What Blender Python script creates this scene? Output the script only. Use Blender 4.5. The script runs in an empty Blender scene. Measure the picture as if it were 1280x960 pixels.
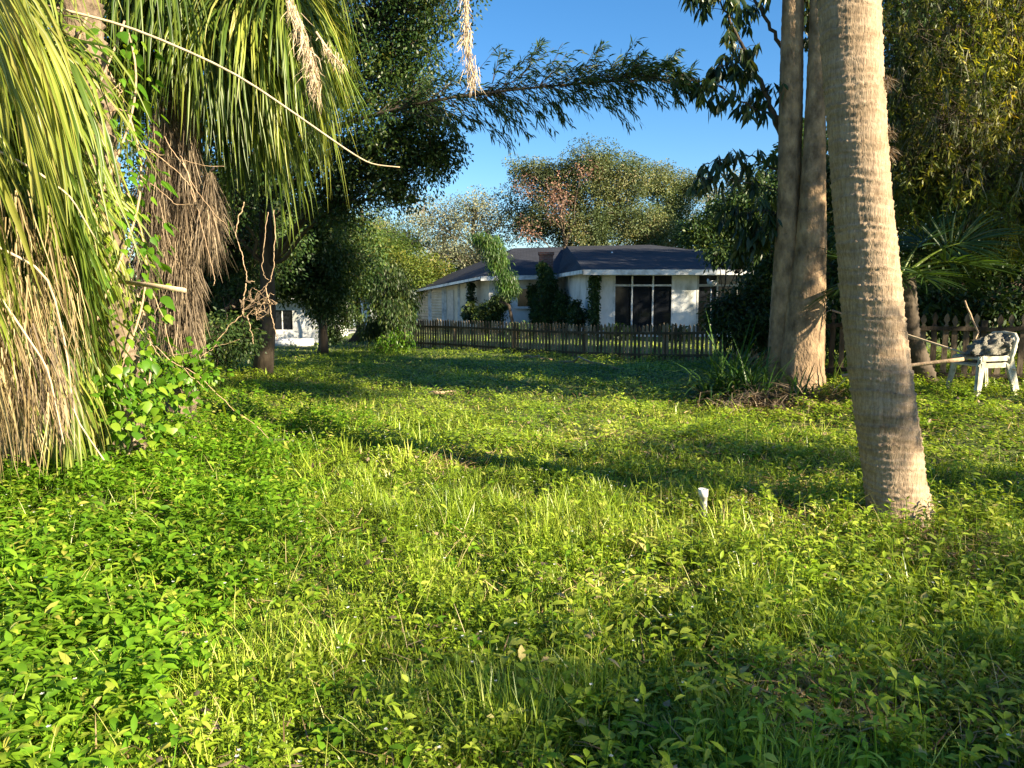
import bpy, math
import numpy as np
from mathutils import Vector
rng = np.random.default_rng(11)
A = np.array
R = math.radians
sc = bpy.context.scene
COL = sc.collection
WL = {}
UP = A([0, 0, 1.0])

# ------------------------------------------------------------------ camera geometry
F = 960.0; PITCH = R(6.42); CAM = A([0, 0, 1.55])
FW = A([0, math.cos(PITCH), -math.sin(PITCH)]); UU = A([0, math.sin(PITCH), math.cos(PITCH)]); RT = A([1.0, 0, 0])
SUN_EL = R(24); SUN_AZ = math.atan2(.82, -.57)           # azimuth from +Y towards +X
SUN = A([math.sin(SUN_AZ) * math.cos(SUN_EL), math.cos(SUN_AZ) * math.cos(SUN_EL), math.sin(SUN_EL)])

def ray(px, py):
    return RT * (px - 640) / F + UU * (480 - py) / F + FW
def at(px, py, Y):
    d = ray(px, py); return CAM + d * (Y / d[1])

def ss(a, b, x):
    t = np.clip((x - a) / (b - a), 0, 1); return t * t * (3 - 2 * t)
_wv = [(rng.normal(0, 1, 2), rng.uniform(0, 6.28)) for _ in range(24)]
def fuzz(x, y, s, k=0):
    """smooth pseudo noise about -1..1, feature size s"""
    v = 0
    for i in range(6):
        (d, p) = _wv[(i + 6 * k) % 24]
        v = v + np.sin((x * d[0] + y * d[1]) * 2.2 / s + p + 1.3 * np.sin((x * d[1] - y * d[0]) * 1.4 / s + p * 2))
    return v / 3.2
def gz(x, y):
    x = np.asarray(x, float); y = np.asarray(y, float)
    z = .30 * ss(3.0, 5.6, x) * ss(6.2, 9.5, y) * (1 - ss(14, 20, y))
    z = z + .14 * ss(-1.6, -4, x) * ss(3.5, 6.5, y) * (1 - ss(12, 18, y))
    z = z + (.035 * fuzz(x, y, 1.3) + .02 * fuzz(x, y, .5, 1)) * (1 - ss(14, 30, y)) * ss(-12, 0, y)
    return z
def ground_at(px, py):
    d = ray(px, py); t = 1.0
    for _ in range(40):
        p = CAM + d * t
        g = float(gz(p[0], p[1])); t = t * .5 + .5 * (g - CAM[2]) / d[2]
    p = CAM + d * t; return A([p[0], p[1], float(gz(p[0], p[1]))])
def onz(x, y, dz=0): return A([x, y, float(gz(x, y)) + dz])

# ------------------------------------------------------------------ mesh builder
def unit(v): 
    v = np.asarray(v, float); return v / (np.linalg.norm(v, axis=-1, keepdims=True) + 1e-9)
def rdir(n): return unit(rng.normal(0, 1, (n, 3)))

class MB:
    def __init__(s): s.V = []; s.F4 = []; s.F3 = []; s.FN = []; s.A = []; s.n = 0
    def add(s, V, F4=None, F3=None, FN=None, rnd=.5):
        V = np.asarray(V, float).reshape(-1, 3)
        if F4 is not None and len(F4): s.F4.append(np.asarray(F4, np.int64).reshape(-1, 4) + s.n)
        if F3 is not None and len(F3): s.F3.append(np.asarray(F3, np.int64).reshape(-1, 3) + s.n)
        if FN is not None:
            for f in FN: s.FN.append([i + s.n for i in f])
        s.A.append(np.broadcast_to(np.asarray(rnd, float), (len(V),)).copy())
        s.V.append(V); s.n += len(V); return s
    def box(s, c, d, u=None, rnd=.5, taper=1):
        """c centre, d full sizes, u optional 3 axes"""
        c = A(c, float); u = np.eye(3) if u is None else A(u, float)
        h = A(d, float) / 2; V = []
        for z in (-1, 1):
            k = taper if z > 0 else 1
            for x, y in ((-1, -1), (1, -1), (1, 1), (-1, 1)):
                V.append(c + u[0] * h[0] * x * k + u[1] * h[1] * y * k + u[2] * h[2] * z)
        return s.add(V, [[3, 2, 1, 0], [4, 5, 6, 7], [0, 1, 5, 4], [1, 2, 6, 5], [2, 3, 7, 6], [3, 0, 4, 7]], rnd=rnd)
    def bar(s, a, b, w, h, rnd=.5):
        a = A(a, float); b = A(b, float); z = unit(b - a)
        x = np.cross(z, UP); x = unit(x) if np.linalg.norm(x) > .05 else A([1.0, 0, 0])
        y = np.cross(z, x); return s.box((a + b) / 2, (w, h, np.linalg.norm(b - a)), [x, y, z], rnd)
    def tube(s, P, r, n=8, rnd=.5, cap=True, wob=0):
        P = A(P, float); m = len(P); r = np.broadcast_to(np.asarray(r, float), (m,))
        T = unit(np.gradient(P, axis=0)); ref = A([0, 0, 1.0]) if abs(T[0][2]) < .9 else A([1.0, 0, 0])
        X = unit(np.cross(T[0], ref)); V = []
        a = np.linspace(0, 2 * np.pi, n, endpoint=False)
        for i in range(m):
            X = unit(X - T[i] * np.dot(X, T[i])); Yv = np.cross(T[i], X)
            rr = r[i] * (1 + wob * np.sin(a * 2 + i * .7) + wob * rng.normal(0, .5, n))
            V.append(P[i] + (np.cos(a) * rr)[:, None] * X + (np.sin(a) * rr)[:, None] * Yv)
        i = np.arange(m - 1)[:, None] * n; j = np.arange(n)[None]; k = (j + 1) % n
        Fq = np.stack([i + j, i + k, i + n + k, i + n + j], -1).reshape(-1, 4)
        return s.add(np.concatenate(V), Fq, FN=[list(range(n))[::-1], list(range((m - 1) * n, m * n))] if cap else None, rnd=rnd)
    def sticks(s, P0, P1, r0, r1, sag=0, rnd=.5):
        """many 3-sided sticks, one bend each"""
        n = len(P0)
        if n == 0: return s
        M = (P0 + P1) / 2 + rng.normal(0, .06, (n, 3)) * np.linalg.norm(P1 - P0, axis=1)[:, None]; M[:, 2] += sag
        T = unit(P1 - P0); X = unit(np.cross(T, rdir(n))); Y = np.cross(T, X)
        r0 = np.broadcast_to(r0, (n,))[:, None]; r1 = np.broadcast_to(r1, (n,))[:, None]
        rows = []
        for C, r in ((P0, r0), (M, (r0 + r1) / 2), (P1, r1)):
            for a in (0, 2.09, 4.19): rows.append(C + X * r * math.cos(a) + Y * r * math.sin(a))
        V = np.stack(rows, 1).reshape(-1, 3); b = (np.arange(n) * 9)[:, None]
        Fq = np.concatenate([b + A([[i * 3 + j, i * 3 + (j + 1) % 3, i * 3 + 3 + (j + 1) % 3, i * 3 + 3 + j]]) for i in (0, 1) for j in range(3)])
        return s.add(V, Fq, rnd=rnd)
    def strips(s, P, D, L, W, prof, bend=0., side=None, fold=0., rnd=None, twist=0., jit=0.):
        """leaf / blade strips: prof = list of (t, width factor); marches along D, pulled down by bend"""
        P = np.asarray(P, float); n = len(P)
        if n == 0: return s
        D = unit(np.broadcast_to(D, (n, 3))).copy(); L = np.broadcast_to(L, (n,))[:, None]; W = np.broadcast_to(W, (n,))[:, None]
        bend = np.broadcast_to(bend, (n,))[:, None]
        if side is None:
            side = np.cross(D, UP) + .35 * rng.normal(0, 1, (n, 3))
        S = unit(side); C = P.copy(); V = []; t0 = prof[0][0]
        for (t, w) in prof:
            if t > t0:
                dt = t - t0
                D = unit(D - UP * bend * dt * 1.0 + (rng.normal(0, jit, (n, 3)) if jit else 0))
                C = C + D * L * dt; t0 = t
            Sr = unit(S - D * np.sum(S * D, 1)[:, None]); N = np.cross(D, Sr)
            if twist: Sr = Sr * math.cos(twist * t) + N * math.sin(twist * t)
            a = C - Sr * W * w / 2; b = C + Sr * W * w / 2
            if fold: V += [a + N * W * w * fold, C, b + N * W * w * fold]
            else: V += [a, b]
        k = 3 if fold else 2; m = len(prof); base = (np.arange(n) * k * m)[:, None]; Fq = []
        for i in range(m - 1):
            for j in range(k - 1):
                Fq.append(base + A([[i * k + j, i * k + j + 1, (i + 1) * k + j + 1, (i + 1) * k + j]]))
        if rnd is None: rnd = rng.random(n)
        return s.add(np.stack(V, 1).reshape(-1, 3), np.concatenate(Fq), rnd=np.repeat(np.broadcast_to(rnd, (n,)), k * m))
    def poly(s, pts2, c, ux, uy, uz, th, rnd=.5):
        """extruded flat outline: pts2 in (ux, uy), thickness th along uz"""
        c = A(c, float); ux = A(ux, float); uy = A(uy, float); uz = A(uz, float); n = len(pts2)
        f = [c + ux * p[0] + uy * p[1] - uz * th / 2 for p in pts2]; b = [v + uz * th for v in f]
        return s.add(f + b, [[i, (i + 1) % n, n + (i + 1) % n, n + i] for i in range(n)], FN=[list(range(n))[::-1], list(range(n, 2 * n))], rnd=rnd)
    def build(s, name, mat, parent=None, flat=False):
        V = np.concatenate(s.V)
        org = WL[parent.name] if parent is not None else None
        if org is not None: V = V - org
        me = bpy.data.meshes.new(name)
        lists = []; 
        F4 = np.concatenate(s.F4) if s.F4 else np.zeros((0, 4), np.int64)
        F3 = np.concatenate(s.F3) if s.F3 else np.zeros((0, 3), np.int64)
        loops = np.concatenate([F4.ravel(), F3.ravel()] + [A(f, np.int64) for f in s.FN])
        sizes = np.concatenate([np.full(len(F4), 4), np.full(len(F3), 3), A([len(f) for f in s.FN], np.int64)]).astype(np.int64)
        st = np.concatenate([[0], np.cumsum(sizes)[:-1]])
        me.vertices.add(len(V)); me.vertices.foreach_set("co", V.astype(np.float32).ravel())
        me.loops.add(len(loops)); me.loops.foreach_set("vertex_index", loops.astype(np.int32))
        me.polygons.add(len(sizes)); me.polygons.foreach_set("loop_start", st.astype(np.int32))
        me.update(calc_edges=True)
        at_ = me.attributes.new("rnd", 'FLOAT', 'POINT'); at_.data.foreach_set("value", np.concatenate(s.A).astype(np.float32))
        if flat: me.shade_flat()
        else: me.shade_smooth()
        me.materials.append(mat)
        o = bpy.data.objects.new(name, me); COL.objects.link(o)
        if parent is not None: o.parent = parent; WL[o.name] = org
        else: WL[o.name] = A([0, 0, 0.0])
        return o

def tag(o, label=None, cat=None, group=None, kind=None):
    if label: o['label'] = label
    if cat: o['category'] = cat
    if group: o['group'] = group
    if kind: o['kind'] = kind
    return o
def thing(name, label, cat, loc, group=None):
    o = bpy.data.objects.new(name, None); COL.objects.link(o); o.empty_display_size = .2
    o.location = [float(v) for v in loc]; WL[o.name] = A(loc, float); return tag(o, label, cat, group)

# ------------------------------------------------------------------ materials
def newmat(name):
    m = bpy.data.materials.new(name); m.use_nodes = True; nt = m.node_tree
    for n in list(nt.nodes): nt.nodes.remove(n)
    out = nt.nodes.new('ShaderNodeOutputMaterial'); return m, nt, out
def nd(nt, t, **k):
    n = nt.nodes.new(t)
    for a, v in k.items():
        if a in n.inputs: n.inputs[a].default_value = v
        else: setattr(n, a, v)
    return n
def ramp(nt, cols):
    r = nt.nodes.new('ShaderNodeValToRGB'); e = r.color_ramp.elements
    while len(e) < len(cols): e.new(.5)
    for i, (p, c) in enumerate(cols): e[i].position = p; e[i].color = (*c, 1)
    return r
def leafmat(name, cols, trans=.4, rough=.45, nscale=1.2, namt=.5, spec=.35, tint=(1.25, 1.15, .45)):
    m, nt, out = newmat(name); L = nt.links
    a = nd(nt, 'ShaderNodeAttribute', attribute_name='rnd'); r = ramp(nt, cols); L.new(a.outputs['Fac'], r.inputs[0])
    g = nd(nt, 'ShaderNodeNewGeometry'); no = nd(nt, 'ShaderNodeTexNoise', Scale=nscale, Detail=3.0)
    L.new(g.outputs['Position'], no.inputs['Vector'])
    mr = nd(nt, 'ShaderNodeMapRange'); L.new(no.outputs['Fac'], mr.inputs['Value'])
    mr.inputs['From Min'].default_value = .3; mr.inputs['From Max'].default_value = .7
    mr.inputs['To Min'].default_value = 1 - namt; mr.inputs['To Max'].default_value = 1 + namt
    mu = nd(nt, 'ShaderNodeVectorMath', operation='SCALE'); L.new(r.outputs[0], mu.inputs[0]); L.new(mr.outputs[0], mu.inputs['Scale'])
    p = nd(nt, 'ShaderNodeBsdfPrincipled', Roughness=rough); p.inputs['Specular IOR Level'].default_value = spec
    L.new(mu.outputs[0], p.inputs['Base Color'])
    t = nd(nt, 'ShaderNodeBsdfTranslucent'); tm = nd(nt, 'ShaderNodeVectorMath', operation='MULTIPLY'); tm.inputs[1].default_value = tint
    L.new(mu.outputs[0], tm.inputs[0]); L.new(tm.outputs[0], t.inputs['Color'])
    mx = nd(nt, 'ShaderNodeMixShader'); mx.inputs[0].default_value = trans
    L.new(p.outputs[0], mx.inputs[1]); L.new(t.outputs[0], mx.inputs[2]); L.new(mx.outputs[0], out.inputs[0])
    return m
def surf(name, cols, scale=4., stretch=(1, 1, 1), rough=.8, bump=.3, bscale=None, detail=6., spec=.3, bdist=.02, attr=0.):
    m, nt, out = newmat(name); L = nt.links
    tc = nd(nt, 'ShaderNodeNewGeometry'); mp = nd(nt, 'ShaderNodeMapping'); mp.inputs['Scale'].default_value = stretch
    L.new(tc.outputs['Position'], mp.inputs[0])
    no = nd(nt, 'ShaderNodeTexNoise', Scale=scale, Detail=detail, Roughness=.62); L.new(mp.outputs[0], no.inputs['Vector'])
    r = ramp(nt, cols)
    if attr:
        a = nd(nt, 'ShaderNodeAttribute', attribute_name='rnd')
        ma = nd(nt, 'ShaderNodeMath', operation='MULTIPLY_ADD'); L.new(a.outputs['Fac'], ma.inputs[0]); ma.inputs[1].default_value = attr
        sb = nd(nt, 'ShaderNodeMath', operation='SUBTRACT'); L.new(no.outputs['Fac'], sb.inputs[0]); sb.inputs[1].default_value = attr / 2
        L.new(sb.outputs[0], ma.inputs[2]); L.new(ma.outputs[0], r.inputs[0])
    else: L.new(no.outputs['Fac'], r.inputs[0])
    p = nd(nt, 'ShaderNodeBsdfPrincipled', Roughness=rough); p.inputs['Specular IOR Level'].default_value = spec
    L.new(r.outputs[0], p.inputs['Base Color'])
    if bump:
        n2 = nd(nt, 'ShaderNodeTexNoise', Scale=bscale or scale * 3, Detail=5.0); L.new(mp.outputs[0], n2.inputs['Vector'])
        b = nd(nt, 'ShaderNodeBump', Strength=bump, Distance=bdist); L.new(n2.outputs['Fac'], b.inputs['Height']); L.new(b.outputs[0], p.inputs['Normal'])
    L.new(p.outputs[0], out.inputs[0]); return m

G = lambda *a: a
M = {}
M['grass'] = leafmat('grass_blades', [(0, (.07, .14, .01)), (.35, (.23, .34, .025)), (.78, (.40, .49, .06)), (.94, (.60, .56, .18)), (1, (.60, .48, .26))], .33, .36, .9, .35)
M['cover'] = leafmat('broad_cover', [(0, (.08, .19, .01)), (.6, (.15, .31, .014)), (.93, (.26, .40, .03)), (1, (.42, .38, .08))], .45, .5, 1.1, .28)
M['weeds'] = leafmat('weed_leaves', [(0, (.06, .13, .01)), (.5, (.24, .35, .02)), (.85, (.44, .48, .08)), (1, (.50, .38, .20))], .33, .45, 1.4, .35)
M['dry'] = leafmat('dry_straw', [(0, (.17, .10, .05)), (.5, (.32, .22, .11)), (1, (.52, .39, .2))], .3, .6, 2, .3, tint=(1.1, .9, .6))
M['deadfrond'] = leafmat('dead_frond', [(0, (.06, .045, .03)), (.5, (.16, .12, .08)), (.85, (.26, .2, .13)), (1, (.40, .32, .21))], .2, .65, 2, .35, tint=(1.1, .9, .7))
M['straw'] = leafmat('straw_frond', [(0, (.13, .09, .04)), (.4, (.28, .21, .10)), (.8, (.44, .35, .17)), (1, (.58, .48, .25))], .3, .5, 2, .25, tint=(1.1, .95, .6))
M['frond'] = leafmat('green_frond', [(0, (.025, .06, .01)), (.35, (.075, .13, .016)), (.65, (.18, .235, .03)), (.88, (.33, .33, .07)), (1, (.50, .41, .16))], .38, .4, 2, .3, .45)
M['vine'] = leafmat('vine_leaves', [(0, (.06, .16, .01)), (.6, (.11, .25, .015)), (1, (.26, .36, .03))], .45, .4, 2, .2)
M['cascade'] = leafmat('cascade_leaves', [(0, (.025, .07, .012)), (.7, (.06, .13, .02)), (1, (.14, .2, .03))], .35, .45, 2, .4)
M['strap'] = leafmat('strap_leaves', [(0, (.03, .08, .012)), (.6, (.06, .13, .02)), (1, (.16, .2, .04))], .35, .4, 2, .3)
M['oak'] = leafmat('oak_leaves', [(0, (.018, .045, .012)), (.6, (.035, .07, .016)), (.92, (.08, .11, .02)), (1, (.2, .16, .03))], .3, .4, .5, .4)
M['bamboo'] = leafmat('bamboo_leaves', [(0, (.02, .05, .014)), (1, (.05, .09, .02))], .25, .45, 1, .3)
M['hedge'] = leafmat('shade_dark_foliage', [(0, (.02, .05, .012)), (.7, (.045, .085, .018)), (1, (.13, .16, .025))], .3, .5, .4, .5)  # leaf colours kept darker to carry part of the shade on these trees
M['gold'] = leafmat('yellow_foliage', [(0, (.05, .10, .015)), (.6, (.12, .17, .025)), (.9, (.22, .23, .04)), (1, (.34, .22, .05))], .4, .5, .4, .3)
M['cypress'] = leafmat('sun_patched_foliage', [(0, (.025, .05, .01)), (.4, (.075, .11, .016)), (.7, (.20, .21, .025)), (.88, (.40, .38, .035)), (1, (.5, .30, .05))], .4, .5, .45, .75)  # gold end and strong noise paint sunlit patches into the leaf colour
M['faroak'] = leafmat('far_oak', [(0, (.04, .075, .03)), (.55, (.10, .13, .045)), (.85, (.19, .20, .08)), (1, (.30, .20, .12))], .3, .6, .16, .45)
M['farred'] = leafmat('far_red', [(0, (.17, .10, .07)), (1, (.36, .2, .14))], .3, .6, .3, .3, tint=(1.1, .8, .7))
M['pale'] = leafmat('pale_foliage', [(0, (.10, .13, .06)), (.6, (.22, .24, .14)), (.9, (.32, .31, .2)), (1, (.38, .28, .18))], .3, .6, .3, .3, tint=(1.1, 1, .7))
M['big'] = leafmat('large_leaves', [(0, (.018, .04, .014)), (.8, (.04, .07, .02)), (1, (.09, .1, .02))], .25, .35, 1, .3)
M['moss'] = leafmat('hanging_moss', [(0, (.12, .13, .08)), (1, (.25, .25, .17))], .3, .8, 1, .2, tint=(1, 1, .8))
M['petal'] = leafmat('white_petals', [(0, (.7, .7, .65)), (1, (.8, .8, .75))], .3, .6, 1, .05, tint=(1, 1, 1))
M['bark'] = surf('dark_bark', [(.3, (.04, .03, .022)), (.7, (.11, .085, .06))], 6, (1, 1, .3), .9, .6)
M['barkpale'] = surf('pale_bark', [(.3, (.16, .13, .10)), (.7, (.34, .29, .23))], 5, (1, 1, .3), .9, .5)
M['twig'] = surf('dry_twig', [(.3, (.26, .17, .10)), (.7, (.48, .35, .23))], 20, (1, 1, 1), .8, .3)
M['stalk'] = surf('dry_stalk', [(.3, (.42, .31, .2)), (.7, (.6, .48, .33))], 14, (1, 1, 1), .7, .2)

def palm_bark():
    m, nt, out = newmat('palm_bark'); L = nt.links
    g = nd(nt, 'ShaderNodeNewGeometry'); mp = nd(nt, 'ShaderNodeMapping'); mp.inputs['Scale'].default_value = (1, 1, .16)
    mp2 = nd(nt, 'ShaderNodeMapping'); mp2.inputs['Scale'].default_value = (.35, .35, 1.6)
    L.new(g.outputs['Position'], mp.inputs[0]); L.new(g.outputs['Position'], mp2.inputs[0])
    fib = nd(nt, 'ShaderNodeTexNoise', Scale=55., Detail=6., Roughness=.7); L.new(mp.outputs[0], fib.inputs['Vector'])
    blo = nd(nt, 'ShaderNodeTexNoise', Scale=5., Detail=5., Roughness=.65); L.new(mp2.outputs[0], blo.inputs['Vector'])
    r1 = ramp(nt, [(.3, (.19, .135, .09)), (.47, (.30, .222, .152)), (.58, (.365, .275, .19)), (.75, (.45, .35, .25))]); L.new(fib.outputs['Fac'], r1.inputs[0])
    r2 = ramp(nt, [(.3, (.5, .47, .42)), (.42, (.82, .80, .75)), (.55, (1, 1, 1)), (.75, (1.05, .93, .80))]); L.new(blo.outputs['Fac'], r2.inputs[0])
    mx = nd(nt, 'ShaderNodeVectorMath', operation='MULTIPLY'); L.new(r1.outputs[0], mx.inputs[0]); L.new(r2.outputs[0], mx.inputs[1])
    a = nd(nt, 'ShaderNodeAttribute', attribute_name='rnd'); r3 = ramp(nt, [(0, (.5, .45, .40)), (.3, (1, 1, 1)), (1, (1.0, 1.0, 1.0))]); L.new(a.outputs['Fac'], r3.inputs[0])
    m2 = nd(nt, 'ShaderNodeVectorMath', operation='MULTIPLY'); L.new(mx.outputs[0], m2.inputs[0]); L.new(r3.outputs[0], m2.inputs[1])
    p = nd(nt, 'ShaderNodeBsdfPrincipled', Roughness=.88); p.inputs['Specular IOR Level'].default_value = .2
    L.new(m2.outputs[0], p.inputs['Base Color'])
    fb = nd(nt, 'ShaderNodeTexVoronoi', Scale=75.); fb.feature = 'DISTANCE_TO_EDGE'; L.new(mp.outputs[0], fb.inputs['Vector'])
    mr = nd(nt, 'ShaderNodeMath', operation='MINIMUM'); L.new(fb.outputs['Distance'], mr.inputs[0]); mr.inputs[1].default_value = .12
    ad = nd(nt, 'ShaderNodeMath', operation='MULTIPLY_ADD'); L.new(fib.outputs['Fac'], ad.inputs[0]); ad.inputs[1].default_value = .25; L.new(mr.outputs[0], ad.inputs[2])
    b = nd(nt, 'ShaderNodeBump', Strength=.9, Distance=.016); L.new(ad.outputs[0], b.inputs['Height']); L.new(b.outputs[0], p.inputs['Normal'])
    L.new(p.outputs[0], out.inputs[0]); return m
M['palmbark'] = palm_bark()
M['bootbark'] = surf('old_boot_bark', [(.3, (.06, .045, .032)), (.5, (.15, .11, .075)), (.72, (.30, .23, .16))], 9, (1, 1, .35), .9, .9, 40, bdist=.03)
M['twinbark'] = surf('mottled_bark', [(.30, (.095, .062, .036)), (.47, (.22, .15, .09)), (.58, (.32, .215, .125)), (.72, (.46, .32, .19))], 7, (1, 1, .55), .85, .9, 30, bdist=.03)
M['soil'] = surf('lawn_soil', [(.3, (.04, .065, .014)), (.5, (.075, .11, .022)), (.7, (.13, .125, .045))], 1.7, (1, 1, 1), .95, .6, 14)
M['road'] = surf('asphalt', [(.3, (.16, .16, .155)), (.7, (.26, .26, .25))], 6, (1, 1, 1), .9, .2)
M['wallwhite'] = surf('white_stucco', [(.3, (.30, .31, .28)), (.48, (.60, .61, .60)), (.7, (.78, .78, .77))], 1.6, (1, 1, .5), .85, .25, 30, bdist=.006)
M['cream'] = surf('cream_paint', [(.3, (.42, .38, .3)), (.6, (.60, .55, .45))], 2, (1, 1, 1), .7, .1)
M['trim'] = surf('weathered_trim', [(.3, (.34, .35, .35)), (.55, (.68, .69, .69)), (.8, (.78, .78, .78))], 3, (1, 1, 1), .6, .1)
M['frame'] = surf('window_frame', [(.3, (.3, .3, .29)), (.7, (.48, .48, .46))], 8, (1, 1, 1), .5, .05)
M['pipe'] = surf('plastic_pipe', [(.35, (.55, .54, .48)), (.6, (.78, .77, .72))], 14, (1, 1, 1), .4, .05)
M['chair'] = surf('weathered_plastic', [(.3, (.16, .15, .10)), (.5, (.40, .38, .29)), (.65, (.6, .58, .47))], 7, (1, 1, 1), .55, .15)
M['net'] = surf('grey_cloth', [(.35, (.08, .075, .06)), (.5, (.15, .14, .115)), (.66, (.26, .245, .20))], 70, (1, 1, 1), .9, .8, 40)
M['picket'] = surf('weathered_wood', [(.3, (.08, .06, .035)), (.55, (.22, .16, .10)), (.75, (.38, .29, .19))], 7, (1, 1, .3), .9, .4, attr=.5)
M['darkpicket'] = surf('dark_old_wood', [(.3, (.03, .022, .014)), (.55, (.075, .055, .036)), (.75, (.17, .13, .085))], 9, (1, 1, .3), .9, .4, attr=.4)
M['paleblue'] = surf('pale_blue_paint', [(.3, (.38, .46, .54)), (.7, (.5, .58, .66))], 2, (1, 1, 1), .6, .1)
def glassm():
    m, nt, out = newmat('dark_glass'); p = nd(nt, 'ShaderNodeBsdfPrincipled', Roughness=.06)
    p.inputs['Base Color'].default_value = (.012, .014, .018, 1); p.inputs['Specular IOR Level'].default_value = .35
    nt.links.new(p.outputs[0], out.inputs[0]); return m
M['glass'] = glassm()
def brickm(name, c1, c2, mort, sc_, bw, bh, rough=.9, yz=True):
    m, nt, out = newmat(name); L = nt.links; g = nd(nt, 'ShaderNodeNewGeometry'); s = nd(nt, 'ShaderNodeSeparateXYZ'); c = nd(nt, 'ShaderNodeCombineXYZ')
    L.new(g.outputs['Position'], s.inputs[0])
    ad = nd(nt, 'ShaderNodeMath', operation='ADD'); L.new(s.outputs[0], ad.inputs[0]); L.new(s.outputs[1], ad.inputs[1])
    if yz: L.new(ad.outputs[0], c.inputs[0]); L.new(s.outputs[2], c.inputs[1])
    else: L.new(s.outputs[0], c.inputs[0]); L.new(s.outputs[1], c.inputs[1])
    b = nd(nt, 'ShaderNodeTexBrick', Scale=sc_); L.new(c.outputs[0], b.inputs['Vector'])
    b.inputs['Color1'].default_value = (*c1, 1); b.inputs['Color2'].default_value = (*c2, 1); b.inputs['Mortar'].default_value = (*mort, 1)
    b.inputs['Brick Width'].default_value = bw; b.inputs['Row Height'].default_value = bh; b.inputs['Mortar Size'].default_value = .012
    p = nd(nt, 'ShaderNodeBsdfPrincipled', Roughness=rough); p.inputs['Specular IOR Level'].default_value = .25
    no = nd(nt, 'ShaderNodeTexNoise', Scale=1.2, Detail=4.); L.new(g.outputs['Position'], no.inputs['Vector'])
    mr = nd(nt, 'ShaderNodeMapRange'); L.new(no.outputs['Fac'], mr.inputs[0]); mr.inputs[3].default_value = .6; mr.inputs[4].default_value = 1.4
    v = nd(nt, 'ShaderNodeVectorMath', operation='SCALE'); L.new(b.outputs['Color'], v.inputs[0]); L.new(mr.outputs[0], v.inputs['Scale'])
    L.new(v.outputs[0], p.inputs['Base Color'])
    bp = nd(nt, 'ShaderNodeBump', Strength=.5, Distance=.01); L.new(b.outputs['Fac'], bp.inputs['Height']); bp.invert = True; L.new(bp.outputs[0], p.inputs['Normal'])
    L.new(p.outputs[0], out.inputs[0]); return m
M['brick'] = brickm('red_brick', (.11, .05, .04), (.15, .07, .055), (.13, .12, .11), 1, .22, .075)
M['shingle'] = brickm('roof_shingle', (.020, .023, .033), (.032, .035, .047), (.012, .014, .02), 1, .3, .14, .85, False)

LEAF1 = [(0, .12), (.5, 1), (1, .06)]
LEAF2 = [(0, .1), (.3, .85), (.6, .9), (1, .04)]
LEAFQ = [(0, .5), (1, .35)]
BLADE = [(0, 1), (.35, .85), (.7, .6), (1, .06)]
BLADE2 = [(0, 1), (.55, .75), (1, .08)]
SEG = [(0, .45), (.15, 1), (.4, 1), (.62, .8), (.82, .5), (1, .06)]

# ------------------------------------------------------------------ setting: ground
def ground():
    xs = np.concatenate([[-400, -200, -120, -80, -50, -35, -25], np.arange(-18, 18.01, .25), [25, 35, 50, 80, 120, 200, 400]])
    ys = np.concatenate([[-300, -100, -50, -25, -14], np.arange(-8, 34.01, .25), [38, 44, 52, 64, 80, 110, 160, 250, 500]])
    X, Y = np.meshgrid(xs, ys); V = np.stack([X, Y, gz(X, Y)], -1).reshape(-1, 3); n = len(xs)
    i = np.arange(len(ys) - 1)[:, None] * n; j = np.arange(n - 1)[None]
    m = MB(); m.add(V, np.stack([i + j, i + j + 1, i + n + j + 1, i + n + j], -1).reshape(-1, 4))
    tag(m.build('ground', M['soil']), kind='structure')
    m = MB(); m.box((-40, 36.5, .0), (66, 5.5, .05)); tag(m.build('street', M['road']), kind='structure')
    m = MB(); m.box((-9.6, 30.4, .0), (5.2, 6.4, .04)); tag(m.build('driveway', M['trim']), kind='structure')
ground()

PIPE = ground_at(880, 646)
def wedmask(x, y):
    """1 where broad-leaved cover grows"""
    e = -1.05 - .10 * y + .35 * fuzz(x, y, 1.2, 2)
    return ss(.35, -.35, x - e) * (1 - ss(8.2, 10.5, y + .5 * fuzz(x, y, 1.5, 1)))
def drymask(x, y):
    return ss(.15, .8, fuzz(x, y, .7, 3)) * ss(-.8, .6, x)
def scatter(n, y0, y1, p, margin=2.0, hw=.74):
    n = int(n * 1.25)
    """positions with density ~ 1/Y^p per area inside a widened view wedge"""
    u = rng.random(n); q = 2 - p
    Y = (y0 ** q + u * (y1 ** q - y0 ** q)) ** (1 / q)
    X = (rng.random(n) * 2 - 1) * (hw * Y + margin)
    near = ((X - PIPE[0]) ** 2 + (Y - PIPE[1]) ** 2 < .07 ** 2) | ((np.abs(X - PIPE[0] * Y / PIPE[1]) < .045) & (np.abs(Y - PIPE[1] + .14) < .14))
    return X[~near], Y[~near]

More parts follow.
